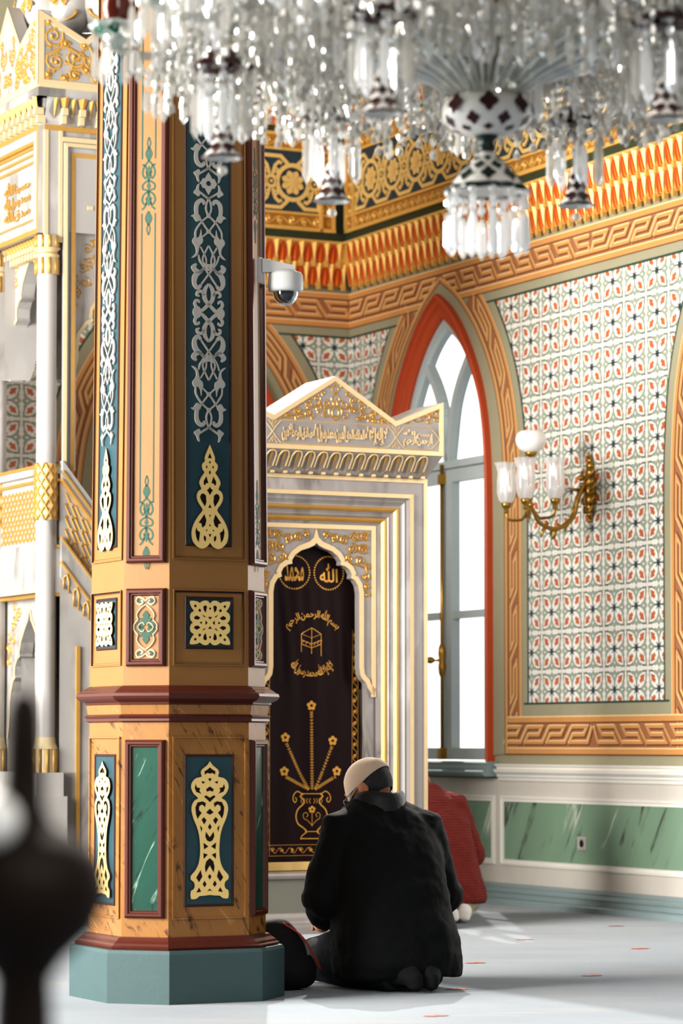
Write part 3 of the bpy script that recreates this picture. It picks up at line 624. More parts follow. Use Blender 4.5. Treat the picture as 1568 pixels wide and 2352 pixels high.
def smo(pts, n=2): return [tuple(p) for p in smooth_pts(pts, n)]
def fret(parent, fr, loops, w, name, back=None):
    mb = MB(); mb.fill(fr, loops, w, 0, .006, 1)
    if back: mb.fill(fr, [loops[0]], w-.0057, 1)
    return mb.build(name, [PGOLD, FRETD], parent)
def ccw(l):
    a = sum(p[0]*q[1]-q[0]*p[1] for p, q in zip(l, l[1:]+l[:1])); return l if a > 0 else l[::-1]
def sc2(l, cu, y0, su, sv): return [(cu+x*su, y0-y*sv) for x, y in l]
def half_loops(out, syms, pairs, u, z, su, sv):
    f = lambda l: sc2(l, u, z, su, sv); o = sym(smo(out)); o = [p for i, p in enumerate(o) if i == 0 or hypot(p[0]-o[i-1][0], p[1]-o[i-1][1]) > 1]
    L = [ccw(f(o))]+[ccw(f(sym(s)))[::-1] for s in syms]
    for p in pairs: L += [ccw(f(p))[::-1], ccw(f(mir(p)))[::-1]]
    return L
# one half period of the silver arabesque: strokes (points, widths) and leaves, x from the axis, y down from the knot
AB_ST = [([(0,-380),(-45,-315),(-58,-235),(-40,-160),(0,-115)],[24,48,54,48,44]),([(-55,-225),(-95,-275),(-140,-265),(-150,-225),(-120,-210)],[30,38,36,30,20]),([(0,-115),(-45,-65),(-95,-20)],[42,42,40]),([(-160,-65),(-180,-115),(-160,-155),(-130,-145),(-130,-120)],[36,36,34,28,18]),
 ([(0,380),(-45,315),(-58,235),(-40,160),(0,115)],[24,48,54,48,44]),([(-55,225),(-95,275),(-140,265),(-150,225),(-120,210)],[30,38,36,30,20]),([(0,115),(-45,65),(-95,20)],[42,42,40]),([(-160,65),(-180,115),(-160,155),(-130,145),(-130,120)],[36,36,34,28,18])]
AB_LF = [[(-95,-25),(-130,-75),(-165,-75),(-200,-35),(-205,0),(-200,35),(-165,75),(-130,75),(-95,25)]]
AB2_ST = [([(-105,360),(-120,335),(-150,320),(-185,375),(-180,455),(-150,505),(-105,535),(-60,585)],[34,44,46,52,66,60,40,20]),([(-105,365),(-90,380),(0,510)],[30,20,20]),([(0,510),(-60,590),(-110,675),(-135,755)],[20,20,20,20]),([(-60,590),(-110,535),(-165,545),(-195,590),(-160,635)],[20,40,60,60,22]),
 ([(0,560),(-45,610)],[44,44]),([(-45,600),(-80,685),(-60,765),(0,885)],[22,20,20,18]),([(-35,640),(-33,695),(-55,765),(-110,865)],[18,18,18,18]),([(-170,985),(-165,1075),(-90,1195),(0,1275)],[20,20,20,20]),([(-80,995),(0,1070)],[20,20]),([(0,1070),(-90,1195),(-130,1275)],[20,20,24]),
 ([(-145,1245),(-160,1335),(-150,1425),(-100,1475),(-60,1450),(-75,1425)],[44,46,52,50,40,26]),([(0,1275),(-32,1355),(-27,1435),(0,1500),(50,1540)],[20,20,20,22,22]),([(0,1500),(-55,1540),(-120,1585)],[22,22,24])]
AB2_LF = [[(0,550),(-50,610),(-78,670),(-35,640),(0,640)],[(-225,710),(-180,720),(-140,770),(-120,875),(-85,910),(-75,965),(-90,1015),(-100,1095),(-115,1015),(-150,975),(-180,990),(-210,945),(-205,905),(-170,855),(-165,775)],[(-228,1255),(-195,1245),(-160,1190),(-120,1205),(-120,1255),(-155,1285),(-195,1285)],[(-195,1575),(-160,1545),(-130,1525),(-110,1555),(-115,1590),(-130,1625),(-120,1695),(-145,1675),(-160,1625)],[(0,1040),(-32,1070),(0,1100)],[(0,1245),(-28,1275),(0,1305)]]
def arabesque(mb, fr, cu, zc, su, sv, half, w, flips=(1,)):
    """half: 'knot' the symmetric knot, else the long half below (flip 1) or above (flip -1) it"""
    def put(sts, lfs, fy):
        for sx in (1, -1):
            for pts, wd in sts:
                P = [(cu+sx*x*su, zc-fy*y*sv) for x, y in smooth_pts([(a, b) for a, b in pts], 4)]; n = len(pts)
                ws = []
                for i in range(len(P)):
                    t = i/(len(P)-1)*(n-1); k = min(n-2, int(t)); ws.append((wd[k]+(wd[k+1]-wd[k])*(t-k))*su)
                mb.stroke(fr, P, ws, w, 0, 0, .006)
            for lf in lfs:
                q = [(cu+sx*x*su, zc-fy*y*sv) for x, y in smooth_pts(lf, 2, True)]; mb.fill(fr, [ccw(q)], w+.0004, 0, .006)
    if half == 'knot': put(AB_ST, AB_LF, 1)
    else:
        for f in flips: put(AB2_ST, AB2_LF, f)
def quatrefoil(mb, fr, cu, zc, su, sv, w):
    o = [(0,-148),(30,-95),(45,-65),(75,-65),(110,0),(75,65),(45,65),(30,95)]; o = o+[(-a, -b) for a, b in o]
    mb.fill(fr, [ccw(sc2(o, cu, zc, su, sv)), [(cu+p[0], zc+p[1]*.92) for p in circ(0, 0, 34*su, 12)][::-1]], w, 0, .006)
def big_face(fr_of, tag_):
    f = fr_of
    # --- lower dado panel
    fr = f(.6, .286); s = .1488/583; sv = .1488/639; 
    mb = MB(); p = rect(-.146, .146, .298, .955); mb.sweep(fr, p, [(0, .004), (.0, .008), (.006, .008), (.008, .001)], 0); mb.build('face_moulding', [PMARB], pillar)
    pn = MB(); pn.sweep(fr, rect(-.096, .096, .345, .888), [(-.003, .002), (0, .006), (.005, .005), (.007, -.001), (.008, .0015)], 1); pn.face([fr(*q, .0022) for q in rect(-.09, .09, .351, .882)], 0)
    pn = pn.build('teal_panel', [TEAL, PWOODD], pillar)
    fret(pn, fr, half_loops(FV_OUT, FV_SYM, FV_PAIR, -.002, .886, s, sv), .0125, 'vase_fretwork', True)
    # --- square panel of the middle zone
    fr = f(1.35, .2822); s = .1977/583; sv = .1977/639; zc = 1.367
    mb = MB(); mb.sweep(fr, rect(-.143, .143, 1.212, 1.487), [(0, .003), (.0, .007), (.004, .007), (.006, -.001), (.010, -.0005), (.012, .002)], 0, True, [0, 0, 1, 1, 0]); mb.build('face_moulding', [POCH, PWOODD], pillar)
    pn = MB(); pn.sweep(fr, rect(-.094, .094, 1.275, 1.459), [(-.003, .002), (0, .006), (.005, .005), (.007, -.001), (.008, .0015)], 1); pn.face([fr(*q, .0022) for q in rect(-.088, .088, 1.281, 1.453)], 0)
    pn = pn.build('teal_panel', [TEAL, PWOODD], pillar)
    q = smo(FQ_OUT); o = q+[(x, -y) for x, y in q[::-1][1:]]; o = o+[(-x, y) for x, y in o[::-1][1:-1]]
    L = [ccw(sc2(o, -.001, zc, s, sv))]
    for h in FQ_H4:
        for a in (1, -1):
            for b in (1, -1): L.append(ccw(sc2([(x*a, y*b) for x, y in h], -.001, zc, s, sv))[::-1])
    for h in FQ_V2:
        for b in (1, -1): L.append(ccw(sc2([(x, y*b) for x, y in h], -.001, zc, s, sv))[::-1])
    for h in FQ_H2:
        for a in (1, -1): L.append(ccw(sc2([(x*a, y) for x, y in h], -.001, zc, s, sv))[::-1])
    fret(pn, fr, L, .0125, 'square_fretwork', True)
    # --- tall panel of the shaft
    fr = f(3.0, HS(3.0), True); z1 = 5.3
    mb = MB(); p = rect(-.145, .145, 1.596, z1); mb.sweep(fr, p, [(0, .003), (.0, .007), (.004, .007), (.006, -.001), (.010, -.0005), (.012, .002)], 0, True, [0, 0, 1, 1, 0]); mb.build('face_moulding', [POCH, PWOODD], pillar)
    pn = MB(); pn.sweep(fr, rect(-.093, .088, 1.648, z1-.05), [(-.003, .002), (0, .006), (.005, .005), (.007, -.001), (.008, .0015)], 1); pn.face([fr(*q, .0022) for q in rect(-.087, .082, 1.654, z1-.056)], 0)
    pn = pn.build('teal_panel', [TEAL, PWOODD], pillar)
    fret(pn, fr, half_loops(FS_OUT, FS_SYM, FS_PAIR, -.001, 2.0335, .11484/583, .11484/639), .0125, 'finial_fretwork', True)
    su, sv = .1786/583, .1786/639; zk = 2.4995; mb = MB(); per = 1705*sv
    arabesque(mb, fr, -.003, zk, su, sv, 'knot', .0105); arabesque(mb, fr, -.003, zk, su, sv, 'long', .0105, (1, -1)); quatrefoil(mb, fr, -.003, zk+per, su, sv, .0105)
    for k in (2, 4):
        arabesque(mb, fr, -.003, zk+k*per, su, sv, 'knot', .0105); arabesque(mb, fr, -.003, zk+k*per, su, sv, 'long', .0105, (1, -1)); quatrefoil(mb, fr, -.003, zk+(k+1)*per, su, sv, .0105)
    mb.build('silver_arabesque', [SILVER], pn)
def face_frame(un, vn, tilt=True):
    """frame factory for the pillar face whose outward normal is un along the room's right and vn away"""
    n = (DB*un-NB*vn).normalized(); right = V((-n.y, n.x, 0))
    def mk(z, h, lean=False):
        v = UP
        if lean: v = (UP-n*.0092).normalized()
        w = right.cross(v); fr = Fr(PC, right, w if w.dot(n) > 0 else -w, v); d = h*(1 if abs(un*vn) < 1e-6 else 1)
        fr.o = PC+n*d-(v*z-UP*z) if lean else PC+n*d
        return fr
    return mk
big_face(face_frame(0, -1), 'front'); big_face(face_frame(-1, 0), 'left')
def stencil(mb, fr, u, z0, z1, top, bot, w):
    """green double line with scrolled knots"""
    for s in (1, -1): mb.stroke(fr, [(u+s*.026, z0), (u+s*.026, z1)], .0052, w, 0)
def knot(mb, fr, u, z, h, w):
    S = lambda pts, wd=.0068: [mb.stroke(fr, [(u+s*a, z+b*h) for a, b in smooth_pts([p for p in pts], 4)], wd, w, 0) for s in (1, -1)]
    S([(0, .5), (.006, .44), (0, .38)], .005); S([(0, .40), (.011, .33), (0, .26)]); S([(0, .26), (.018, .20), (.024, .13), (.014, .08), (.006, .12), (.012, .15)]); S([(.026, .22), (.012, .20), (.004, .10), (0, .04)]); S([(0, .06), (.022, .02), (.022, -.03), (.008, -.04), (0, -.07)])
    S([(0, -.05), (.02, -.09), (.025, -.15), (.014, -.19), (.006, -.15), (.012, -.12)]); S([(.026, -.24), (.012, -.2), (.004, -.12), (0, -.05)]); S([(0, -.26), (.011, -.33), (0, -.40)]); S([(0, -.38), (.006, -.44), (0, -.5)], .005)
    for b in (.33, -.33, .0, .16, -.16): mb.face([fr(u+x, z+b*h+y, w+.0002) for x, y in ((-.008, 0), (0, -.018), (.008, 0), (0, .018))], 0)
def small_face(mk, nrm):
    wmid = .0
    dist = lambda h, a: (h+a)/sqrt(2)
    # green marble panel
    fr = mk(.6, dist(.2868, .1588)); mb = MB(); prof = [(-.004, .001), (-.002, .012), (.004, .018), (.012, .018), (.016, .012), (.02, .012), (.024, .004)]
    mb.sweep(fr, rect(-.073, .073, .306, .94), prof, 0); mb.face([fr(*q, .0035) for q in rect(-.055, .055, .325, .92)], 1); mb.build('marble_panel', [PWOOD, PGREEN], pillar)
    fr = mk(1.35, dist(.2825, .1565)); mb = MB(); mb.sweep(fr, rect(-.073, .073, 1.212, 1.487), prof, 0); mb.face([fr(*q, .0035) for q in rect(-.055, .055, 1.23, 1.47)], 1)
    pn = mb.build('carved_panel', [PWOOD, POCH], pillar)
    mb = MB(); zc = 1.35; w = .006
    for sy in (1, -1):
        for sx in (1, -1):
            g = lambda pts: [(sx*a, zc+sy*b) for a, b in smooth_pts(pts, 4)]
            mb.stroke(fr, g([(0, .095), (.012, .105), (.03, .108), (.036, .092), (.022, .082), (.010, .090), (.018, .098)]), .007, w, 0, .004); mb.fill(fr, [ccw([(sx*x, zc+sy*y) for x, y in circ(.021, .094, .008, 8)])], w, 1)
            mb.stroke(fr, g([(0, .082), (.022, .065), (.034, .045), (.03, .028), (.038, .018), (.045, .008), (.044, 0)]), .006, w, 0, .004)
            mb.stroke(fr, g([(.004, .008), (.012, .016), (.024, .01), (.03, .0)]), .005, w, 0, .004)
            mb.fill(fr, [ccw(g([(.004, .01), (.020, .022), (.036, .010), (.030, -.002), (.012, -.004)]))], w-.0005, 1)
        mb.fill(fr, [ccw([(x, zc+sy*y) for x, y in [(0, .062), (.014, .045), (.010, .034), (.026, .034), (.014, .018), (0, .012), (-.014, .018), (-.026, .034), (-.010, .034), (-.014, .045)]])], w, 1)
    mb.build('carved_relief', [CREAMC, GRNLINE], pn)
    fr = mk(3.0, dist(HS(3.0), .154), True); mb = MB(); mb.sweep(fr, rect(-.073, .073, 1.586, 5.4), prof, 0); mb.face([fr(*q, .0035) for q in rect(-.055, .055, 1.6, 5.38)], 1); pn = mb.build('stencilled_panel', [PWOOD, POCH], pillar)
    mb = MB(); w = .0042
    knot(mb, fr, 0, 1.73, .34, w); knot(mb, fr, 0, 2.96, .36, w); knot(mb, fr, 0, 4.2, .36, w)
    for a, b in ((1.80, 2.86), (3.06, 4.1), (4.3, 5.3)): stencil(mb, fr, 0, a, b, 1, 1, w)
    mb.build('green_stencil', [GRNLINE], pn)
for un, vn in ((-1, -1), (1, -1)): small_face(face_frame(un, vn), None)
mb = MB()
for sx, sy in ((-1, -1), (1, -1), (-1, -2), (2, -1)): pass
# ------------------------------------------------------------------ marble mihrab with its velvet curtain
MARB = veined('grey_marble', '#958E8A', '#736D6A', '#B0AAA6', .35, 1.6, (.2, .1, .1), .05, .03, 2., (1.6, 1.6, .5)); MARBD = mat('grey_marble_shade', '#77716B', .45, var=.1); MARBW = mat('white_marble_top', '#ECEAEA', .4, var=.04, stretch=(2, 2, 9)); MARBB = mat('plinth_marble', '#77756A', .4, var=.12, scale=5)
MGOLD = mat('mihrab_gilding', '#D9BE92', .42, .25, var=.08, scale=18); MGOLD2 = mat('mihrab_deep_gilding', '#C6994F', .35, .45, var=.12); NICHE = mat('niche_dark', '#221817', .8)
def scrollwork(mb, fr, seeds, w, wd, m=0, h=.004, both=True):
    """gilt vine scrolls: seeds (x, y, r, start angle, turns); each gets a spiral, a leaf and a tail to the next"""
    for sx in ((1, -1) if both else (1,)):
        for i, (x, y, r, a, t) in enumerate(seeds):
            sp = [(sx*p, q) for p, q in spiral(x, y, r, a, t, 13)]; n = len(sp); mb.stroke(fr, sp, [wd*(1.0-.3*k/n) for k in range(n)], w, m, h)
            mb.ball(fr(sp[-1][0], sp[-1][1], w), wd*.75, 6, m)
            if i+1 < len(seeds):
                X, Y, R, A, T = seeds[i+1]; p0 = (x+r*cos(a), y+r*sin(a)); p1 = (X+R*cos(A), Y+R*sin(A)); md = ((p0[0]+p1[0])/2+(p1[1]-p0[1])*.25, (p0[1]+p1[1])/2-(p1[0]-p0[0])*.25)
                if hypot(p1[0]-p0[0], p1[1]-p0[1]) < r*5: mb.stroke(fr, [(sx*p, q) for p, q in smooth_pts([p0, md, p1], 4)], wd*.9, w, m, h)
            for k in (3, 7):
                px, py = sp[k]; nx, ny = px-sx*x, py-y; L = hypot(nx, ny) or 1; nx, ny = nx/L, ny/L; tx, ty = -ny, nx; l = r*.5
                mb.stroke(fr, [(px, py), (px+nx*l*.5+tx*l*.3, py+ny*l*.5+ty*l*.3), (px+nx*l*.55+tx*l*.9, py+ny*l*.55+ty*l*.9)], [wd, wd*1.3, wd*.3], w, m, h)
ML = Fr(V((-.272, 15.025, 0))+DB*.212, DB, NB)
mihrab = empty('mihrab', ML.o, 'grey marble mihrab with gilded frame bands, scrolled gable and Arabic inscription', 'mihrab')
mb = MB(); path = [(.578, .0), (.578, 2.26), (-.578, 2.26), (-.578, .0)]
prof = [(0, -.30), (0, 0), (.021, .002), (.022, -.006), (.078, -.006), (.080, .003), (.100, .000), (.102, -.012), (.114, -.022), (.121, -.018), (.130, -.028), (.140, -.036), (.148, -.034), (.150, -.030), (.160, -.034), (.170, -.046), (.172, -.052), (.184, -.060), (.192, -.056), (.2, -.066), (.202, -.062), (.212, -.066), (.222, -.08), (.224, -.086), (.246, -.098)]
mf = [0, 1, 0, 0, 1, 1, 0, 0, 0, 0, 0, 0, 2, 2, 2, 0, 0, 0, 0, 2, 2, 2, 0, 0]
mb.sweep(ML, path, prof, 0, False, mf); mb.face([ML(*p, -.30) for p in rect(-.578, .578, 0, 2.26)], 0); mb.face([ML(u, 2.26, w) for u, w in ((-.578, 0), (.578, 0), (.578, -.3), (-.578, -.3))], 0)
mb.build('stepped_frame', [MARB, MGOLD, MGOLD2], mihrab)
ARCH = [(0, 1.927), (.012, 1.915), (.04, 1.902), (.085, 1.888), (.118, 1.865), (.136, 1.838), (.134, 1.820), (.160, 1.815), (.184, 1.798), (.196, 1.775), (.192, 1.755), (.214, 1.746), (.232, 1.718), (.2385, 1.68), (.2385, 1.31), (.244, 1.27), (.258, 1.248), (.276, 1.232), (.287, 1.206), (.322, 1.162)]
def off_poly(P, d):
    out = []
    for i, p in enumerate(P):
        a, b = P[max(0, i-1)], P[min(len(P)-1, i+1)]; t = V((b[0]-a[0], b[1]-a[1])).normalized(); out.append((p[0]-t.y*d, p[1]+t.x*d))
    return out
AO = off_poly(ARCH, .026); AO[0] = (0, 1.998); AO[1] = (.012, 1.955); AO[2] = (.035, 1.935); AO[-1] = (.333, 1.20); AO[-2] = (.305, 1.225)
mb = MB(); w = -.098
half = [(0, 1.999)]+[(a, b) for a, b in AO[1:]]+[(.333, 1.999)]
q = half[1:]; loop = [(0, 1.998)]+[p for p in AO[1:]]+[(.333, 2.022), (0, 2.022)]
mb.fill(ML, [loop], w-.002, 0); mb.fill(ML, [mir(loop)], w-.002, 0)
for s in (1, -1):
    for i in range(len(ARCH)-1):
        a, b, c, d = ARCH[i], ARCH[i+1], AO[i+1], AO[i]
        P = [ML(s*x, y, w+.006) for x, y in (a, b, c, d)]; mb.face(P if s < 0 else P[::-1], 1)
        for e, f2 in ((a, b), (d, c)): mb.face([ML(s*e[0], e[1], w+.006), ML(s*f2[0], f2[1], w+.006), ML(s*f2[0], f2[1], w-.045), ML(s*e[0], e[1], w-.045)], 0 if e is a else 1)
mb.sweep(ML, [(.333, 1.16), (.333, 2.022), (-.333, 2.022), (-.333, 1.16)], [(-.002, w-.004), (0, w+.006), (.022, w+.006), (.024, w-.004)], 1, False)
arch = mb.build('arched_spandrel', [MARB, MGOLD], mihrab)
mb = MB()
seeds = [(.055, 1.968, .018, 0, 1.3), (.10, 1.955, .024, 2.6, -1.4), (.155, 1.945, .027, .5, 1.4), (.215, 1.965, .024, 3., -1.4), (.27, 1.965, .025, .4, 1.4), (.20, 1.905, .028, 1.4, -1.4), (.262, 1.90, .031, .3, 1.5), (.185, 1.855, .02, 2., 1.3), (.25, 1.845, .026, 4.2, -1.4), (.286, 1.815, .018, 1.0, 1.3), (.275, 1.765, .022, 1.2, -1.4), (.285, 1.715, .016, 1.5, 1.3), (.285, 1.675, .012, 1.5, -1.2)]
scrollwork(mb, ML, seeds, w+.001, .0085); mb.build('gilt_vine', [MGOLD2], arch)
mb = MB(); 
for s in (1, -1): mb.box(ML, *sorted((s*.262, s*.333)), .30, 1.2, -.235, -.172); mb.box(ML, *sorted((s*.288, s*.340)), .30, 1.26, -.18, -.108)
mb.box(ML, -.335, .335, .28, 2.0, -.27, -.235, 1); mb.build('niche_jamb', [MARB, NICHE], mihrab)
mb = MB(); mb.box(ML, -.58, .58, 0, .275, -.3, .035, 0); extrude(mb, ML, [(0, .12), (.035, .12), (.04, .10), (.055, .10), (.062, .085), (.075, .085), (.082, .06), (.095, .05), (.1, .036)], -.60, .60, 1); extrude(mb, ML, [(.262, .036), (.268, .05), (.282, .056), (.293, .045), (.296, -.18)], -.585, .585, 1); mb.build('marble_base', [MARBB, MARB], mihrab)
# tier of small niches under the crown
mb = MB(); hw = .606; zt, zb, wt, wb_ = 2.369, 2.262, .112, .022
mb.mesh([ML(-hw, zt, wt), ML(hw, zt, wt), ML(hw-.045, zb, wb_), ML(-hw+.045, zb, wb_), ML(-hw, zt, -.25), ML(hw, zt, -.25), ML(hw-.045, zb, -.25), ML(-hw+.045, zb, -.25)], [(3, 2, 1, 0), (0, 4, 7, 3), (1, 2, 6, 5), (2, 3, 7, 6)], 0)
W = lambda z, e=0: wb_+(wt-wb_)*(z-zb)/(zt-zb)+e
for k in range(-8, 9):
    c = .012+k*.0698
    if abs(c) > hw-.04: continue
    f = lambda x, z, e: ML(c+x, z, W(z, e))
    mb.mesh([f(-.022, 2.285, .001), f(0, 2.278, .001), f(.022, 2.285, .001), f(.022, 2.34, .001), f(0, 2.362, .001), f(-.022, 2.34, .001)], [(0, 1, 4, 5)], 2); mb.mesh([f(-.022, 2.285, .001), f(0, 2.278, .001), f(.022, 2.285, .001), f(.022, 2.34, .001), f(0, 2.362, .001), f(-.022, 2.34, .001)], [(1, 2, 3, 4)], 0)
    mb.tube([f(-.027, 2.292, .004), f(-.027, 2.34, .004), f(-.016, 2.358, .006), f(0, 2.363, .006), f(.016, 2.358, .006), f(.027, 2.34, .004), f(.027, 2.292, .004)], .0048, 6, 3, True, False)
    mb.mesh([f(-.009, 2.352, .003), f(0, 2.36, .010), f(.009, 2.352, .003), f(0, 2.284, .003)], [(0, 3, 1), (1, 3, 2)], 1)
    mb.tube([f(.006, 2.276, .003), f(.020, 2.288, .008), f(.040, 2.293, .003)], .002, 4, 1, True, False)
    mb.box(ML, c+.035-.009, c+.035+.009, 2.259, 2.271, .02, .036, 3)
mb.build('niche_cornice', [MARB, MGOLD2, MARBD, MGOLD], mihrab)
# crown slab
mb = MB(); out = [(-.606, 2.369), (.606, 2.369), (.606, 2.640), (.338, 2.532), (0, 2.742), (-.338, 2.532), (-.606, 2.640)]
w0 = .12; mb.fill(ML, [out], w0-.006, 0)
for i, (a, b) in enumerate(zip(out, out[1:]+out[:1])): mb.face([ML(*a, w0), ML(*a, -.22), ML(*b, -.22), ML(*b, w0)], 2 if 2 <= i <= 5 else 0)
mb.fill(ML, [out[::-1]], -.22, 0); mb.sweep(ML, out, [(0, w0-.006), (0, w0), (.022, w0), (.024, w0-.006)], 1)
crown = mb.build('gabled_crown', [MARB, MGOLD, MARBW], mihrab)
mb = MB(); wz = w0-.0055
seeds = [(.045, 2.60, .026, 3.6, 1.3), (.10, 2.625, .02, 4., -1.3), (.095, 2.575, .023, .3, 1.4), (.15, 2.59, .019, 3.2, -1.3), (.155, 2.548, .021, 1., 1.4), (.21, 2.56, .02, 2.8, -1.4), (.215, 2.528, .014, 1., 1.2), (.262, 2.535, .016, 2.6, -1.3), (.30, 2.525, .011, .6, 1.2)]
scrollwork(mb, ML, seeds, wz, .0075)
scrollwork(mb, ML, [(.07, 2.655, .014, 1., 1.2), (.055, 2.545, .018, 2., -1.3), (.13, 2.535, .013, .5, 1.3), (.185, 2.535, .012, 2., -1.2), (.14, 2.625, .012, 3., 1.2), (.19, 2.60, .011, 1., -1.2), (.24, 2.572, .011, 2., 1.2), (.035, 2.69, .010, 0, 1.1), (.245, 2.525, .009, 0, 1.1)], wz, .006)
scrollwork(mb, ML, [(.40, 2.535, .012, 3.5, 1.2), (.44, 2.55, .016, 3.2, -1.3), (.485, 2.555, .019, .3, 1.4), (.53, 2.575, .02, 2.8, -1.4), (.57, 2.60, .014, 1., 1.2), (.565, 2.55, .014, .6, 1.2), (.525, 2.538, .01, 3., 1.2)], wz, .0065)
for pts in ([(0, 2.70), (.018, 2.675), (0, 2.655)], [(0, 2.66), (.022, 2.63), (.012, 2.60), (.034, 2.575), (.03, 2.545), (0, 2.52)], [(0, 2.63), (.010, 2.60), (0, 2.585)], [(0, 2.59), (.018, 2.565), (.012, 2.54), (0, 2.545)]):
    for s in (1, -1): mb.stroke(ML, [(s*a, b) for a, b in smooth_pts(pts, 4)], .007, wz, 0, .004)
mb.build('gilt_vine', [MGOLD2], crown)
mb = MB()
def cartouche(u0, u1, v0, v1, n):
    m = (v0+v1)/2; e = .042; P = [(u0, m), (u0+e*.45, v1-.03), (u0+e, v1-.006), (u0+e+.02, v1), (u1-e-.02, v1), (u1-e, v1-.006), (u1-e*.45, v1-.03), (u1, m), (u1-e*.45, v0+.03), (u1-e, v0+.006), (u1-e-.02, v0), (u0+e+.02, v0), (u0+e, v0+.006), (u0+e*.45, v0+.03), (u0, m)]
    mb.stroke(ML, P, .0065, wz, 0, .004)
cartouche(-.342, .338, 2.396, 2.510, 0); cartouche(.338, .585, 2.398, 2.507, 1); cartouche(-.585, -.342, 2.398, 2.507, 1)
for c in (-.34, .338):
    for s in (1, -1):
        scrollwork(mb, ML, [(c, 2.4525+s*.040, .010, 0, 1.2)], wz, .004, both=False); mb.stroke(ML, [(c-.022, 2.4525+s*.055), (c, 2.4525+s*.022), (c+.022, 2.4525+s*.055)], .0045, wz, 0, .003)
mb.build('cartouche', [MGOLD], crown)
mb = MB()
def stacked(text, u0, u1, v0, v1, parts):
    """lettering in two interleaved rows, tall like monumental script"""
    ws = text.split(); n = len(ws); k = (n+parts-1)//parts; x = u1
    segs = [' '.join(ws[i:i+k]) for i in range(0, n, k)]; tot = sum(len(s) for s in segs)
    for i, sg in enumerate(segs):
        d = (u1-u0)*len(sg)/tot; lo = v0+(.0 if i % 2 == 0 else .006); hi = v1-(.004 if i % 2 == 0 else .0)
        put_text(mb, ML, sg, lambda a, b, x=x, d=d, lo=lo, hi=hi: (x-d+a*d*1.02, lo+(hi-lo)*b), wz+.0055, 0, .034, .006, .2); x -= d
stacked('لا إله إلا الله الملك الحق المبين محمد رسول الله صادق الوعد الامين', -.292, .286, 2.408, 2.500, 6)
for k, (t, v0, v1) in enumerate((('بسم الله', 2.452, 2.496), ('الرحمن الرحيم', 2.408, 2.462))): put_text(mb, ML, t, lambda a, b, v0=v0, v1=v1: (.378+.165*a, v0+(v1-v0)*b), wz+.0045, 0, .034, .005, .3)
mb.build('inscription', [MGOLD], crown)
# ---- curtain
VELV = mat('dark_velvet', '#1B070A', .62, var=.4, scale=4, sheen=.0, spec=.18, stretch=(5, 5, .6)); EMB = mat('gold_embroidery', '#C7923C', .45, .3, var=.2, scale=60); FRINGE = mat('fringe_gold', '#D9B878', .7, var=.2, stretch=(60, 60, 1))
def fold(u, v):
    t = max(0., min(1., (1.95-v)/1.6)); return -.156+.005*sin(u*46+.6)*t+.004*sin(u*21-1+v*1.5)+.0025*sin(u*90+v*9)*math.exp(-((v-1.5)/.25)**2)+.004*math.exp(-((u+.09+.05*(1.5-v))/.03)**2)*math.exp(-((v-1.45)/.3)**2)
class Cloth:
    def __call__(s, u, v, w=0.): return ML(u, v, fold(u, v)+w)
CL = Cloth(); mb = MB(); nu, nv = 60, 70; U0, U1 = -.262, .276
us = [U0+(U1-U0)*i/nu for i in range(nu+1)]; vs_ = [.335+(1.96-.335)*j/nv for j in range(nv+1)]
hwid = lambda v: 1.0-.10*max(0, min(1, (v-1.0)/.9))
vv = [CL(u*hwid(v), v) for v in vs_ for u in us]; mb.mesh(vv, [(j*(nu+1)+i, j*(nu+1)+i+1, (j+1)*(nu+1)+i+1, (j+1)*(nu+1)+i) for j in range(nv) for i in range(nu)], 0, True)
vv = [CL(u, v, .002) for v in (.299, .318, .341) for u in us]; mb.mesh(vv, [(j*(nu+1)+i, j*(nu+1)+i+1, (j+1)*(nu+1)+i+1, (j+1)*(nu+1)+i) for j in range(2) for i in range(nu)], 1)
curtain = mb.build('curtain', [VELV, FRINGE]); tag(curtain, 'dark maroon velvet curtain embroidered in gold, hanging in the mihrab niche', 'curtain')
mb = MB(); E = .0022
def es(pts, wd=.0035, m=0): mb.stroke(CL, resample([tuple(p) for p in pts], .03), wd, E, 0)
def chain(pts, r=.006, step=.017):
    P = resample([tuple(p) for p in pts], step)
    for i, p in enumerate(P[:-1]):
        a = atan2(P[i+1][1]-p[1], P[i+1][0]-p[0])
        for s in (1, -1): q = (p[0]+cos(a+s*.7)*r*1.9, p[1]+sin(a+s*.7)*r*1.9); es([p, ((p[0]+q[0])/2+s*-sin(a)*r*.4, (p[1]+q[1])/2+s*cos(a)*r*.4), q], .003)
        es([p, P[i+1]], .002)
def flower(u, v, r=.024):
    for k in range(5):
        a = pi/2+2*pi*k/5; mb.fill(CL, [circ(u+cos(a)*r*.62, v+sin(a)*r*.62, r*.42, 9)], E, 0)
    mb.fill(CL, [circ(u, v, r*.3, 8)], E+.001, 1)
for cu, word in ((.098, 'الله'), (-.094, 'محمد')):
    P = circ(cu, 1.782, .083, 40); 
    for i in range(0, 40): mb.fill(CL, [circ(P[i][0], P[i][1], .0048, 6)], E, 0)
    put_text(mb, CL, word, lambda a, b, cu=cu: (cu-.052+.104*a, 1.735+.095*b), E, 0, .02)
def arc(text, r, c, a0, a1, hgt, up):
    if up: mp = lambda a, b: (c[0]+(r+hgt*b)*cos(a1+(a0-a1)*a), c[1]+(r+hgt*b)*sin(a1+(a0-a1)*a))
    else: mp = lambda a, b: (c[0]+(r-hgt*b)*cos(a0+(a1-a0)*a), c[1]+(r-hgt*b)*sin(a0+(a1-a0)*a))
    put_text(mb, CL, text, mp, E, 0, .02, 0, .3)
arc('بسم الله الرحمن الرحيم', .165, (0.005, 1.375), radians(42), radians(138), .07, True)
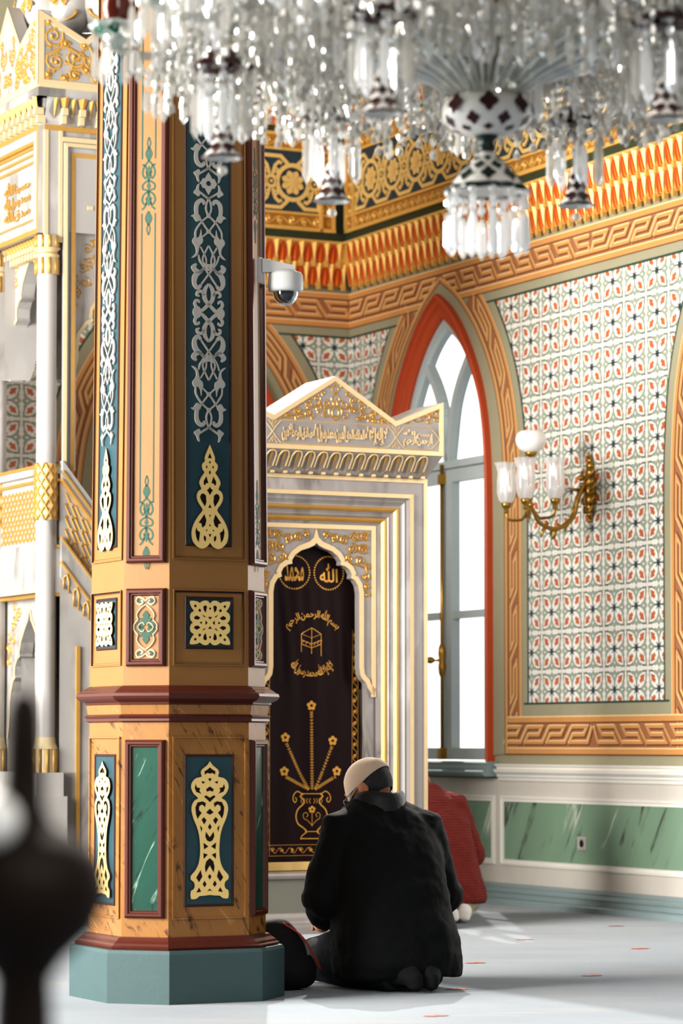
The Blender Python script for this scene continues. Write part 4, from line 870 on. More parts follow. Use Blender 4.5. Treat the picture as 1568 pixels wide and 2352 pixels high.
arc('لا إله إلا الله محمد رسول الله', .185, (0.005, 1.43), radians(222), radians(318), .075, False)
K = [(-.055, 1.475), (0, 1.505), (.055, 1.475), (.055, 1.365)]; es([(-.055, 1.385), (-.055, 1.475), (0, 1.505), (.055, 1.475), (.055, 1.365)]); es([(0, 1.505), (0, 1.375)]); es([(-.055, 1.475), (0, 1.455), (.055, 1.475)], .002); es([(-.055, 1.445), (0, 1.425), (.055, 1.445)]); es([(-.055, 1.425), (0, 1.405), (.055, 1.425)])
for i in range(6): es([(-.05+.02*i, 1.43-.016*(1-abs(i-2.5)/2.5)), (-.04+.02*i, 1.443-.016*(1-abs(i-2.5)/2.5))], .003)
base = (.004, .70)
for u, v, b in ((.0, 1.117, 0), (-.142, .958, -.06), (.120, .942, .05), (-.148, .790, -.05), (.142, .790, .05)):
    flower(u, v); md = ((u+base[0])/2+b*.2, (v+base[1])/2-.01); chain(smooth_pts([(base[0]+b*.3, base[1]), md, (u*.97, v-.026)], 4))
vs2 = [(.048, .678), (.060, .665), (.048, .655), (.04, .64), (.046, .625), (.075, .60), (.086, .565), (.074, .53), (.045, .51), (.03, .495), (.03, .485), (.05, .47), (.058, .455), (0, .455)]
for s in (1, -1):
    P = [(s*a+.004, b) for a, b in smooth_pts(vs2[:11], 3)]; P2 = resample(P, .009)
    for p in P2: mb.fill(CL, [circ(p[0], p[1], .0045, 6)], E, 0)
    es([(s*a+.004, b) for a, b in vs2[10:]], .005)
    es([(s*a+.004, b) for a, b in smooth_pts([(.045, .672), (.075, .69), (.098, .675), (.104, .65), (.092, .635), (.082, .648), (.09, .66)], 4)], .005)
    es([(s*a+.004, b) for a, b in smooth_pts([(0, .52), (.022, .545), (.04, .555), (.044, .575), (.03, .585), (.02, .572), (.028, .562)], 4)], .003)
    for k in range(4): es([(s*(.008+.014*k)+.004, .655), (s*(.015+.014*k)+.004, .643), (s*(.008+.014*k)+.004, .63)], .003)
es([(.004, .515), (.004, .585)], .003); flower(.004, .60, .018); es([(-.045, .678), (.053, .678)], .004); es([(-.03, .49), (.04, .49)], .004)
for x in (.232, .262): es([(x, .375), (x, 1.5)], .0022); es([(-x-.0, .375), (-x+.0, 1.5)], .0022)
for y in (.372, .425): es([(-.262, y), (.262, y)], .0022)
def wavy(p0, p1, n, amp):
    d = V((p1[0]-p0[0], p1[1]-p0[1])); L = d.length; d.normalize(); nn = V((-d.y, d.x)); es([(p0[0]+d.x*L*i/(6*n)+nn.x*amp*sin(i*pi/3), p0[1]+d.y*L*i/(6*n)+nn.y*amp*sin(i*pi/3)) for i in range(6*n+1)], .0028)
    for i in range(n):
        c = V(p0)+d*(L*(i+.5)/n)+nn*(amp*.2); mb.fill(CL, [circ(c.x, c.y, .007, 7)], E, 0); es(spiral(c.x, c.y, .014, i*2, 1.1, 8), .0025)
wavy((.247, .40), (.247, 1.5), 20, .010); wavy((-.247, .40), (-.247, 1.5), 20, .010); wavy((-.24, .398), (.24, .398), 9, .014)
mb.build('gold_embroidery', [EMB, VELV], curtain)
# ------------------------------------------------------------------ marble minbar: pavilion on columns, stair with pierced balustrade
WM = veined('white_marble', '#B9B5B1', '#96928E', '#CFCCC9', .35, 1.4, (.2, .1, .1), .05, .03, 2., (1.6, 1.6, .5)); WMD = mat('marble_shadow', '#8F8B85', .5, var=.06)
NGOLD = mat('minbar_gilding', '#CFA256', .4, .3, var=.1, scale=18); NGOLD2 = mat('minbar_pale_gilding', '#DFCBA2', .5, .05, var=.06)
MC = V((-1.53, 15.56, 0)); FL = Fr(MC, DR, NR); FF = Fr(MC, DB, NB); DEP, WID = .80, .98
minbar = empty('minbar', MC+DB*.45-NB*.4, 'white and gold marble minbar with a gabled pavilion and a stair balustrade', 'minbar')
FLb = Fr(MC+DB*WID, -DR, -NR, UP); FFb = Fr(MC-NB*DEP, -DB, -NB, UP)
def facearch(hw, zs, za):
    return [(0, za), (.02, za-.05), (.07, za-.10), (.12, za-.16), (.145, za-.22), (.135, za-.235), (.175, za-.25), (.205, za-.285), (.21, za-.33), (.20, za-.345), (.235, za-.365), (hw-.01, za-.42), (hw, za-.48), (hw, zs+.12), (hw+.012, zs+.06), (hw+.035, zs)]
def openface(fr, c, hw, zs, za, u0, u1, z0, z1, w, seedsc, zbot=None):
    """pierced plate with a cusped arch, its gilt edge and vine"""
    A = facearch(hw, zs, za); zb = zbot if zbot is not None else zs
    mb = MB()
    for s in (1, -1):
        e = u1 if s > 0 else u0; L = [(c, za)]+[(c+s*a, b) for a, b in A[1:]]+([(c+s*A[-1][0], zb)] if zb < zs else [])+[(e, zb), (e, z1), (c, z1)]
        mb.fill(fr, [ccw(L)], w, 0, .0); mb.fill(fr, [ccw(L)[::-1]], w-.07, 0)
        P = [(c+s*a, b) for a, b in A]+([(c+s*A[-1][0], zb)] if zb < zs else [])
        for a, b in zip(P, P[1:]): mb.face([fr(*a, w), fr(*b, w), fr(*b, w-.07), fr(*a, w-.07)], 0)
        Q = off_poly([(a, b) for a, b in A], .02)
        for i in range(len(A)-1):
            f = [fr(c+s*x, y, w+.004) for x, y in (A[i], A[i+1], Q[i+1], Q[i])]; mb.face(f if s < 0 else f[::-1], 1)
    if z1-za > .05: pass
    mb.build('arched_plate', [WM, NGOLD2], minbar)
    mb = MB()
    for i in range(9):
        for s in (1, -1):
            t = i/8; x = .05+(hw-.02)*t+.01*(i % 2); y = za+.02-.35*t*t+.06*((i*7) % 3)/3+.03
            if y < z1-.02 and c+s*x < u1-.02 and c+s*x > u0+.02: scrollwork(mb, fr, [(c+s*x, y, .030, i*1.3, 1.4*(1 if i % 2 else -1))], w+.001, .009, both=False)
            if y+.08 < z1-.02 and c+s*x < u1-.02 and c+s*x > u0+.02: scrollwork(mb, fr, [(c+s*(x+.01), y+.075, .026, i*1.7, 1.3*(1 if i % 2 == 0 else -1))], w+.001, .008, both=False)
    mb.build('gilt_vine', [NGOLD], minbar)
openface(FL, -.40, .27, 2.86, 3.52, -DEP+.03, -.02, 2.3, 3.56, -.09, 0); openface(FF, .50, .285, 2.80, 3.46, .03, WID-.03, 2.3, 3.66, -.05, 0)
openface(FLb, .40, .27, 2.86, 3.52, .03, DEP-.03, 2.3, 3.56, -.09, 0); openface(FFb, -.48, .27, 2.86, 3.52, -WID+.03, -.03, 2.3, 3.56, -.09, 0)
# upper walls with frames
mb = MB()
for fr, a, b in ((FL, -DEP, 0), (FF, 0, WID), (FLb, 0, DEP), (FFb, -WID, 0)):
    if fr is FF: pass
    mb.face([fr(*p, 0) for p in rect(a, b, 3.56, 4.10)], 0); mb.face([fr(a, 3.56, 0), fr(a, 3.56, -.1), fr(b, 3.56, -.1), fr(b, 3.56, 0)], 0)
mb.face([FF(0, 4.10, 0), FF(WID, 4.10, 0), FF(WID, 4.10, -DEP), FF(0, 4.10, -DEP)], 0); mb.face([FF(0, 3.62, 0), FF(WID, 3.62, 0), FF(WID, 3.62, -DEP), FF(0, 3.62, -DEP)], 0)
mb.build('pavilion_wall', [WM], minbar)
mb = MB()
P = [(0, 3.50), (0, 4.105), (-DEP, 4.105), (-DEP, 3.50)]
mb.sweep(FL, rect(-DEP, 0, 3.545, 4.105), [(0, .0), (0, .03), (.025, .03), (.026, .024), (.07, .02), (.072, .028), (.085, .022), (.09, .006), (.105, .004)], 0, True, [0, 1, 0, 0, 0, 1, 1, 0])
for z in (3.925, 3.965, 4.0): mb.box(FL, -DEP+.1, -.10, z, z+.012, 0, .012, 1)
mb.box(FF, 0, .022, 3.50, 4.105, 0, .012, 2); mb.box(FF, 0, WID, 4.08, 4.105, 0, .014, 1); mb.box(FF, .022, .085, 3.52, 4.08, 0, .006, 0); mb.box(FF, 0, .10, 3.50, 3.53, 0, .013, 2); mb.box(FF, .082, .100, 3.50, 4.08, 0, .013, 2); mb.box(FF, .1, WID-.1, 4.025, 4.05, 0, .014, 2)
mb.sweep(FF, [(WID-.11, 2.33), (WID-.11, 4.02), (.105, 4.02), (.105, 2.33)], [(0, 0), (0, .02), (.02, .022), (.022, .0), (.045, -.006), (.048, .006), (.07, .002), (.072, -.012), (.09, -.03)], 0, False, [0, 2, 0, 0, 0, 1, 0, 0])
mb.box(FF, .24, .76, 3.74, 3.90, -.03, -.012, 0)
mb.build('gilt_mouldings', [WM, NGOLD, NGOLD2], minbar)
mb = MB(); q = smooth_pts([(.34, 3.82), (.38, 3.87), (.5, 3.885), (.62, 3.87), (.66, 3.82), (.62, 3.765), (.5, 3.755), (.38, 3.765)], 3, True); mb.stroke(FF, [tuple(p) for p in q]+[tuple(q[0])], .008, -.011, 0, .004)
scrollwork(mb, FF, [(.42, 3.82, .03, 0, 1.4), (.47, 3.80, .024, 2, -1.3), (.5, 3.84, .02, 1, 1.3), (.55, 3.815, .028, 3, -1.4), (.6, 3.825, .02, 0, 1.3)], -.011, .008, both=False)
for i, (t, v0) in enumerate((('حسبنا الله', 3.80), ('محمد رسول الله', 3.73), ('صدق الله', 3.66))): put_text(mb, FL, t, lambda a, b, v0=v0: (-.56+.38*a, v0+.085*b), .008, 0, .015, .005, .3)
mb.build('carved_inscription', [NGOLD], minbar)
# crown, niches
def tier(mb, fr, u0, u1, z0, z1, w0, w1, p):
    n = int(round((u1-u0)/p)); p = (u1-u0)/n; W = lambda z, e=0: w0+(w1-w0)*(z-z0)/(z1-z0)+e
    mb.face([fr(u0, z0, w0), fr(u1, z0, w0), fr(u1, z1, w1), fr(u0, z1, w1)], 0)
    for k in range(n):
        c = u0+(k+.5)*p; f = lambda x, t, e: fr(c+x*p, z0+t*(z1-z0), W(z0+t*(z1-z0), e))
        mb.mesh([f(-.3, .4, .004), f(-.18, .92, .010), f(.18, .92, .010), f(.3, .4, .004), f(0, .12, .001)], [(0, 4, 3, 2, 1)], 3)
        mb.mesh([f(-.14, .9, .010), f(0, .97, .022), f(.14, .9, .010), f(0, .12, .004)], [(0, 3, 1), (1, 3, 2)], 1)
        mb.mesh([f(.5, .3, .018), f(.22, .97, .006), f(.78, .97, .006), f(.5, 1, .022)], [(0, 3, 1), (0, 2, 3)], 1)
        mb.box(fr, c+p*.5-.015, c+p*.5+.015, z0+(z1-z0)*.25, z0+(z1-z0)*.55, W(z0, 0), W(z0, .05), 2); mb.box(fr, c+p*.5-.012, c+p*.5+.012, z0-.012, z0+.028, W(z0, -.01), W(z0, .035), 2)
mb = MB(); mb.box(FF, 0, WID, 4.10, 4.25, -DEP, .004, 0); mb.box(FL, -DEP, 0, 4.10, 4.25, -.3, .004, 0); tier(mb, FL, -DEP, 0, 4.125, 4.245, .005, .045, .08); tier(mb, FF, 0, WID, 4.125, 4.245, .005, .045, .094)
tier(mb, FL, -DEP+.1, -.09, 3.47, 3.555, -.085, -.04, .045); tier(mb, FF, .20, WID-.2, 3.665, 3.735, -.045, -.02, .058)
for fr, a, b in ((FL, -DEP-.04, .05), (FF, -.05, WID+.04)): mb.box(fr, a, b, 4.245, 4.29, -.1, .05, 0); mb.box(fr, a, b, 4.29, 4.315, -.1, .056, 2)
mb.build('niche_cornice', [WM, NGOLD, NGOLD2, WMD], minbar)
for fr, a, b, nm in ((FL, -DEP-.05, .05, 'l'), (FF, -.05, WID+.05, 'f'), (FLb, -.05, DEP+.05, 'r'), (FFb, -WID-.05, .05, 'b')):
    c = (a+b)/2; hw = (b-a)/2; out = [(a, 4.30), (b, 4.30), (b, 4.69), (b-.26, 4.56), (c, 4.80), (a+.26, 4.56), (a, 4.69)]
    mb = MB(); mb.fill(fr, [out], .048, 0); mb.fill(fr, [out[::-1]], -.02, 0)
    for p, q in zip(out, out[1:]+out[:1]): mb.face([fr(*p, .054), fr(*q, .054), fr(*q, -.02), fr(*p, -.02)], 0)
    mb.sweep(fr, out, [(0, .048), (0, .054), (.03, .054), (.032, .048)], 1); cr = mb.build('gabled_crown', [WM, NGOLD2], minbar)
    if nm in 'lf':
        m2 = MB(); sd = [(hw-.08, 4.56, .06, 2.6, 1.6), (hw-.09, 4.43, .05, .6, -1.5), (hw-.20, 4.46, .055, 3.2, 1.6), (hw-.20, 4.37, .032, 1.0, -1.4), (hw-.30, 4.45, .05, .4, -1.5), (hw-.31, 4.36, .03, 2., 1.3), (hw-.38, 4.53, .05, 2.4, 1.4)]
        sd += [(hw-.05, 4.63, .022, 1, 1.3), (hw-.14, 4.35, .022, 2, 1.3), (hw-.05, 4.36, .024, 0, -1.3), (hw-.15, 4.53, .028, 1, -1.3), (hw-.25, 4.53, .024, 3, 1.2), (hw-.26, 4.40, .024, 2, 1.2), (hw-.42, 4.40, .035, 1, 1.3), (hw-.45, 4.62, .03, 2, 1.3), (hw-.36, 4.60, .022, 0, 1.2)]; sd = [(x, y, r, t, k) for x, y, r, t, k in sd if x > r*.3]
        for s in (1, -1): m2 = MB(); scrollwork(m2, Fr(fr(c, 0), fr.u*s, fr.w), sd, .050, .016, both=False); m2.build('gilt_scroll', [NGOLD], cr)
mb = MB(); ce = FF(WID/2, 4.55, -DEP/2); mb.lathe(ce, [(.40, -.2), (.40, .02), (.36, .08), (.30, .10)], 24, 0)
mb.build('dome_drum', [WMD], minbar)
mb = MB(); mb2 = MB()
for k in range(12):
    a = 2*pi*k/12+.1; p = ce+V((cos(a), sin(a), 0))*.36+V((0, 0, .25)); mb.ball(p, .115, 12, 0, (1, 1, 1.7)); ax = V((-sin(a), cos(a), 0)); ff = Fr(p+V((cos(a), sin(a), 0))*.112, ax, V((cos(a), sin(a), 0)))
    mb2.tube([ff(.085*cos(t), -.06+.05*sin(t), -.03) for t in [pi+pi*i/8 for i in range(9)]], .009, 6); scrollwork(mb2, ff, [(.03, -.01, .03, 0, 1.3), (-.03, -.01, .03, pi, -1.3), (.0, .05, .03, 1, 1.3)], 0, .014, both=False)
lob = mb.build('dome_lobes', [WM], minbar); mb2.build('gilt_ornament', [NGOLD], lob)
# columns
def column(fr, u, w):
    o = fr(u, 0, w); mb = MB(); mb.lathe(o, [(.075, 0), (.075, .66)], 4, 0, False); mb.box(Fr(o, fr.u, fr.w), -.09, .09, .0, .66, -.09, .09, 0); mb.box(Fr(o, fr.u, fr.w), -.075, .075, .66, .78, -.075, .075, 0)
    mb.lathe(o, [(.052, .90), (.052, 3.34)], 20, 0); c = mb.build('column', [WM], minbar); m = MB()
    for z0, z1, r in ((.78, .90, .062), (3.335, 3.42, .058), (3.47, 3.535, .06)):
        m.lathe(o, [(r*.96, z0), (r, z0), (r, z1), (r*.96, z1)], 20, 0, False)
        for k in range(10):
            a = 2*pi*k/10; q = V((cos(a), sin(a), 0)); m.tube([o+q*r+UP*z0, o+q*r+UP*z1], .008, 5, 1)
        if z0 < 1: m.lathe(o, [(.068, .9), (.056, .93), (.053, .96)], 20, 0); m.build('column_base', [NGOLD2, NGOLD], c); m = MB()
    m.lathe(o, [(.058, 3.42), (.066, 3.435), (.05, 3.445), (.056, 3.455), (.072, 3.47)], 20, 0); m.lathe(o, [(.051, 3.437), (.06, 3.443), (.051, 3.449)], 20, 1)
    m.build('capital', [NGOLD2, NGOLD], c); m = MB()
    m.lathe(o, [(.0545, 2.07), (.0545, 2.36)], 20, 1)
    for s in (1, -1):
        for k in range(8): m.tube([o+V((cos(a), sin(a), 0))*.057+UP*(2.07+.29*i/14) for i, a in enumerate([2*pi*k/8+s*2*pi*.5*i/14 for i in range(15)])], .0065, 5, 0)
    m.build('lattice_band', [NGOLD, NGOLD2], c)
column(FL, -.035, -.035); column(FL, -DEP+.035, -.035); column(FLb, .035, -.035); column(FLb, DEP-.035, -.035)
# parapet and lower storey on the left face
def lattice(mb, fr, u0, u1, z0, z1, w, p=.05, lean=0., m=0):
    """pierced star lattice between two (possibly leaning) rails"""
    n = int((u1-u0)/p); k = int((z1-z0)/p)
    for i in range(n):
        for j in range(k):
            u = u0+(i+.5)*(u1-u0)/n; z = z0+(j+.5)*(z1-z0)/k+lean*(u-u0); r = p*.5
            for s in (1, -1): mb.stroke(fr, [(u-r*1.05, z-s*r*1.05+lean*-r), (u+r*1.05, z+s*r*1.05+lean*r)], .011, w, m, .006)
            mb.fill(fr, [circ(u, z, p*.2, 6)], w+.005, 1)
mb = MB()
mb.box(FL, -DEP, 0, 2.31, 2.36, -.10, -.02, 1); mb.box(FL, -DEP, 0, 2.345, 2.36, -.1, -.012, 2); mb.box(FL, -DEP, 0, 2.27, 2.285, -.1, -.03, 2); mb.box(FL, -DEP, 0, 1.94, 2.31, -.08, -.045, 1); mb.box(FL, -DEP, 0, 1.925, 1.945, -.1, -.02, 2)
mb.box(FL, -DEP, 0, 1.74, 1.93, -.10, -.03, 1); mb.box(FL, -DEP, 0, 1.70, 1.74, -.1, -.02, 1); mb.box(FL, -DEP, 0, 1.68, 1.70, -.1, -.03, 2)
par = mb.build('parapet', [NGOLD, WM, NGOLD], minbar); mb = MB(); lattice(mb, FL, -.70, -.10, 1.975, 2.24, -.043, .052); mb.build('pierced_lattice', [NGOLD, NGOLD2], par)
openface(FL, -.40, .27, .95, 1.62, -DEP+.03, -.02, .78, 1.69, -.09, 0, .78)
mb = MB(); mb.box(FF, 0, WID, 1.70, 1.95, -DEP, -.03, 0); mb.build('platform', [WM], minbar); mb = MB(); mb.box(FL, -DEP, 0, 0, .78, -.2, -.02, 0); mb.build('plinth_wall', [WM], minbar)
# stair side with sloping rail
SL = -1.24; x0, x1 = .10, 1.12
mb = MB(); zt = lambda u: 2.33+SL*(u-.10)
L = [(x0, 0), (x1, 0), (x1, max(.06, zt(x1)-.55)), (x0, zt(x0)-.55)]
mb.fill(FF, [L], .0, 0); mb.fill(FF, [L[::-1]], -.55, 0); mb.face([FF(x0, zt(x0)-.55, 0), FF(x1, zt(x1)-.55, 0), FF(x1, zt(x1)-.55, -.55), FF(x0, zt(x0)-.55, -.55)], 0); mb.face([FF(x1, 0, 0), FF(x1, 0, -.55), FF(x1, zt(x1)-.55, -.55), FF(x1, zt(x1)-.55, 0)], 0)
stair = mb.build('stair_flank', [WM], minbar)
def sloped(mb, d0, d1, w0, w1, m): mb.hexa([FF(x0, zt(x0)+d0, w0), FF(x1, zt(x1)+d0, w0), FF(x1, zt(x1)+d0, w1), FF(x0, zt(x0)+d0, w1)], [FF(x0, zt(x0)+d1, w0), FF(x1, zt(x1)+d1, w0), FF(x1, zt(x1)+d1, w1), FF(x0, zt(x0)+d1, w1)], m)
mb = MB()
sloped(mb, -.02, .045, .035, -.12, 0); sloped(mb, -.02, -.005, .045, -.0, 1); sloped(mb, -.06, -.045, .03, -.05, 1); sloped(mb, -.045, -.02, .02, -.09, 0); sloped(mb, -.06, -.36, -.005, -.04, 0)
sloped(mb, -.36, -.345, .03, -.04, 1); sloped(mb, -.47, -.36, .022, -.04, 0); sloped(mb, -.485, -.47, .03, -.04, 1); sloped(mb, -.55, -.485, .016, -.04, 0)
sloped(mb, -.02, .045, -.45, -.6, 0); sloped(mb, -.36, -.02, -.5, -.54, 0)
bal = mb.build('stair_balustrade', [WM, NGOLD], stair)
mb = MB(); lattice(mb, FF, x0+.03, x1-.05, zt(x0+.03)-.335, zt(x0+.03)-.075, -.003, .054, SL); mb.build('pierced_lattice', [NGOLD, NGOLD2], bal)
mb = MB()
for k in range(13):
    u = x0+.03+k*.055; z = zt(u)-.50; mb.tube([FF(u-.014, z-.02, .016), FF(u-.014, z-.075-.02*(k % 2), .01)], .006, 5); mb.tube([FF(u-.014, z-.02, .016), FF(u, z, .018), FF(u+.014, z-.04, .016), FF(u+.014, z-.095-.02*(k % 2), .01)], .006, 5)
for u, wd in ((.20, .02), (.275, .008)):
    zz = zt(u)-.78; mb.box(FF, u-wd/2, u+wd/2, .25, zz, 0, .010, 0)
mb.stroke(FF, [(.275, zt(.275)-.78), (.62, zt(.62)-.78)], .015, .008, 0, .004); mb.box(FF, .2, .75, .25, .262, 0, .01, 0)
mb.build('gilt_drops', [NGOLD], stair)
# ------------------------------------------------------------------ crystal chandelier
CRY = clearmat('crystal', '#E6E4DF', .10, .42, .05); CRYB = clearmat('crystal_bright', '#FFFFFF', .30, .40, .03); RODG = clearmat('glass_rod', '#DDDFDB', .12, .45, .08)
PORC = mat('white_opaline', '#E4E0DA', .25, var=.04); SPOT = mat('dark_red_enamel', '#3A0F0C', .3, var=.2); SPOTG = mat('dark_green_enamel', '#10251C', .3, var=.2); EMER = mat('emerald_glass', '#14603F', .15, var=.25); AMB = mat('amber_glass', '#5A1E08', .12, var=.4, scale=30); CBR = mat('chandelier_brass', '#8A6A35', .3, .8, var=.2)
CC = V((.365, 7.6, 0)); rnd = random.Random(11)
chand = empty('crystal_chandelier', CC+UP*2.9, 'large crystal chandelier with hanging prisms and spotted opaline bells', 'chandelier')
def prism(mb, p, L, r, m=0, n=6):
    """long cut drop hanging from p, with a bead above it"""
    p = V(p); a0 = rnd.random()*6; X, Y = V((cos(a0), sin(a0), 0)), V((-sin(a0), cos(a0), 0)); ax = (X, Y, UP)
    mb.lathe(p, [(0, .0), (r*.9, -.012), (r*.9, -.022), (0, -.034)], 6, m, False, None, ax); mb.lathe(p-UP*.036, [(0, 0), (r*.8, -.012), (r, -.03), (r*1.05, -(L-.036)*.82), (0, -(L-.036))], n, m, False, None, ax)
def spots(mb, o, rfun, rows, n, m):
    for z, s, off in rows:
        for k in range(n):
            a = 2*pi*(k+off)/n; r = rfun(z)+.0008; c = V(o)+V((cos(a)*r, sin(a)*r, z)); t = V((-sin(a), cos(a), 0)); dz = .004; sl = (rfun(z+dz)-rfun(z-dz))/(2*dz); up = (V((cos(a)*sl, sin(a)*sl, 1))).normalized(); out = t.cross(up); out = out if out.dot(V((cos(a), sin(a), 0))) > 0 else -out
            q = [(s*(1+.22*cos(4*b))*cos(b), s*1.15*(1+.22*cos(4*b))*sin(b)) for b in [2*pi*i/16 for i in range(16)]]
            mb.face([c+t*x+up*y+out*.0006 for x, y in q], m)
def interp(prof):
    P = sorted((z, r) for r, z in prof)
    def f(z):
        if z <= P[0][0]: return P[0][1]
        for (z0, r0), (z1, r1) in zip(P, P[1:]):
            if z <= z1: return r0+(r1-r0)*(z-z0)/max(1e-9, z1-z0)
        return P[-1][1]
    return f
# central pendant
mb = MB(); bowl = [(.03, 2.455), (.055, 2.458), (.09, 2.472), (.112, 2.497), (.116, 2.52), (.108, 2.54), (.085, 2.553), (.06, 2.556)]
mb.lathe(CC, bowl, 32, 0, True); spots(mb, CC, interp(bowl), [(2.522, .021, 0), (2.484, .015, .5), (2.466, .011, 0)], 8, 1); mb.build('spotted_bowl', [PORC, SPOT], chand)
mb = MB(); mb.lathe(CC, [(.012, 2.41), (.024, 2.42), (.02, 2.43), (.018, 2.44), (.03, 2.45), (.032, 2.457)], 16); mb.build('green_neck', [SPOTG], chand)
bell = [(.098, 2.318), (.092, 2.326), (.080, 2.345), (.060, 2.37), (.036, 2.395), (.018, 2.412), (.012, 2.42)]
mb = MB(); mb.lathe(CC, bell, 32, 0); spots(mb, CC, interp(bell), [(2.350, .017, 0), (2.374, .013, .5), (2.394, .008, 0)], 8, 1)
mb.lathe(CC, [(.100, 2.310), (.105, 2.318), (.097, 2.325)], 40, 1, True, lambda a, q: 1+.06*cos(12*a)); mb.build('spotted_bell', [PORC, SPOTG], chand)
for k in range(12):
    a = 2*pi*k/12+.1; mb = MB(); p = CC+V((cos(a)*.097, sin(a)*.097, 2.312)); mb.ball(p-UP*.004, .011, 8, 0); prism(mb, p-UP*.012, .145, .0115, 0); mb.build('prism', [CRYB], chand)
for k in range(5):
    a = 2*pi*k/5; mb = MB(); p = CC+V((cos(a)*.045, sin(a)*.045, 2.30)); prism(mb, p, .15, .011, 0); mb.build('prism', [CRYB], chand)
mb = MB()
for k in range(48):
    a = 2*pi*k/48; d = V((cos(a), sin(a), 0)); mb.tube([CC+d*.075+UP*2.553, CC+d*.15+UP*2.60, CC+d*.25+UP*2.64, CC+d*.36+UP*2.672], [.0025, .004, .006, .0075], 6, k % 2)
mb.lathe(CC, [(.06, 2.56), (.15, 2.608), (.25, 2.649), (.355, 2.682)], 48, 2); mb.build('fan_dish', [RODG, CRYB, clearmat('smoked_dish', '#D5DAD6', .04, .28, .1)], chand)
# six spotted bells under canopies, on the ring
bel = [(.046, -.005), (.040, .004), (.030, .022), (.024, .045), (.020, .075), (.014, .095), (.006, .105)]
for k in range(6):
    a = radians(66+60*k); o = CC+V((cos(a)*.665, sin(a)*.665, 0)); arm = MB()
    arm.tube(smooth_pts([CC+UP*2.83, CC+V((cos(a)*.3, sin(a)*.3, 2.74)), o+V((0, 0, 2.70))-V((cos(a), sin(a), 0))*.1, o+UP*2.74], 6), .010, 8); arm = arm.build('arm', [RODG], chand)
    mb = MB(); mb.lathe(o, [(.012, 2.66), (.03, 2.655), (.055, 2.635), (.074, 2.618), (.078, 2.612), (.070, 2.610), (.03, 2.62)], 32, 0, True, lambda t, q: 1+.07*cos(8*t)); spots(mb, o, lambda z: .062 if z > 2.62 else .075, [(2.631, .012, 0)], 8, 1); mb.build('canopy', [SPOT, PORC], arm)
    mb = MB(); mb.tube([o+UP*2.61, o+UP*2.49], .008, 6, 2); mb.ball(o+UP*2.57, .018, 10, 2); mb.ball(o+UP*2.53, .014, 10, 2)
    mb.lathe(o+UP*2.39, bel, 28, 0, True, lambda t, q: 1+(.10*cos(8*t) if q[1] < .01 else 0)); spots(mb, o+UP*2.39, interp(bel), [(.020, .0135, 0), (.047, .010, .5), (.072, .007, 0)], 6, 1); mb.lathe(o+UP*2.384, [(.047, 0), (.049, .004), (.044, .007)], 28, 1, True, lambda t, q: 1+.10*cos(8*t)); mb.ball(o+UP*2.355, .012, 8, 2); mb.build('spotted_bell', [PORC, SPOT, CRY], arm)
    for j in range(7):
        t = 2*pi*j/7+.3; mb = MB(); p = o+V((cos(t)*.068, sin(t)*.068, 2.608)); mb.ball(p, .011, 7); prism(mb, p-UP*.01, .165, .0125); mb.build('prism', [CRYB if j % 3 else CRY], arm)
# outer ring of candle cups
def swag(mb, p0, p1, sag, n=16, r=.0085):
    for i in range(n+1):
        t = i/n; p = V(p0).lerp(V(p1), t)-UP*(sag*4*t*(1-t)); mb.ball(p, r*(1+.25*(i % 2)), 6)
for k in range(12):
    a = radians(180-30*k); d = V((cos(a), sin(a), 0)); o = CC+d*.93; z = 2.705
    m = MB(); m.tube(smooth_pts([CC+UP*2.95, CC+d*.4+UP*2.86, CC+d*.75+UP*2.67, o+UP*(z-.03), o+UP*z], 6), .011, 8); arm = m.build('candle_arm', [RODG], chand)
    m = MB(); m.lathe(o, [(.006, z-.03), (.012, z-.028), (.016, z-.012), (.03, z-.006), (.055, z+.012), (.066, z+.03), (.064, z+.034), (.04, z+.018), (.01, z+.01)], 32, 0, True, lambda t, q: 1+.10*cos(8*t))
    for j in range(8):
        t = 2*pi*j/8; q = V((cos(t), sin(t), 0)); s = V((-sin(t), cos(t), 0)); c = o+q*.0585+UP*(z+.0125); up = (q*.6+UP).normalized(); m.face([c-s*.02, c-up*.016, c+s*.02, c+up*.02], 1)
    m.build('petal_cup', [clearmat('milky_glass', '#E8EFEA', .15, .55), EMER], arm)
    m = MB(); m.lathe(o+UP*(z+.02), [(.012, 0), (.03, .012), (.038, .05), (.032, .09), (.026, .12), (.03, .14)], 20); m.build('amber_shade', [AMB], arm)
    m = MB(); a2 = radians(180-30*(k+1)); o2 = CC+V((cos(a2), sin(a2), 0))*.93; swag(m, o+UP*(z+.06), o2+UP*(z+.06), .10)
    for j in range(6):
        t = 2*pi*j/6+.2; p = o+V((cos(t)*.055, sin(t)*.055, z+.005)); prism(m, p, .12, .010)
    q2 = o.lerp(o2, .5)+UP*(z-.045); prism(m, q2, .10, .012); m.build('crystal_swag', [CRY], arm)
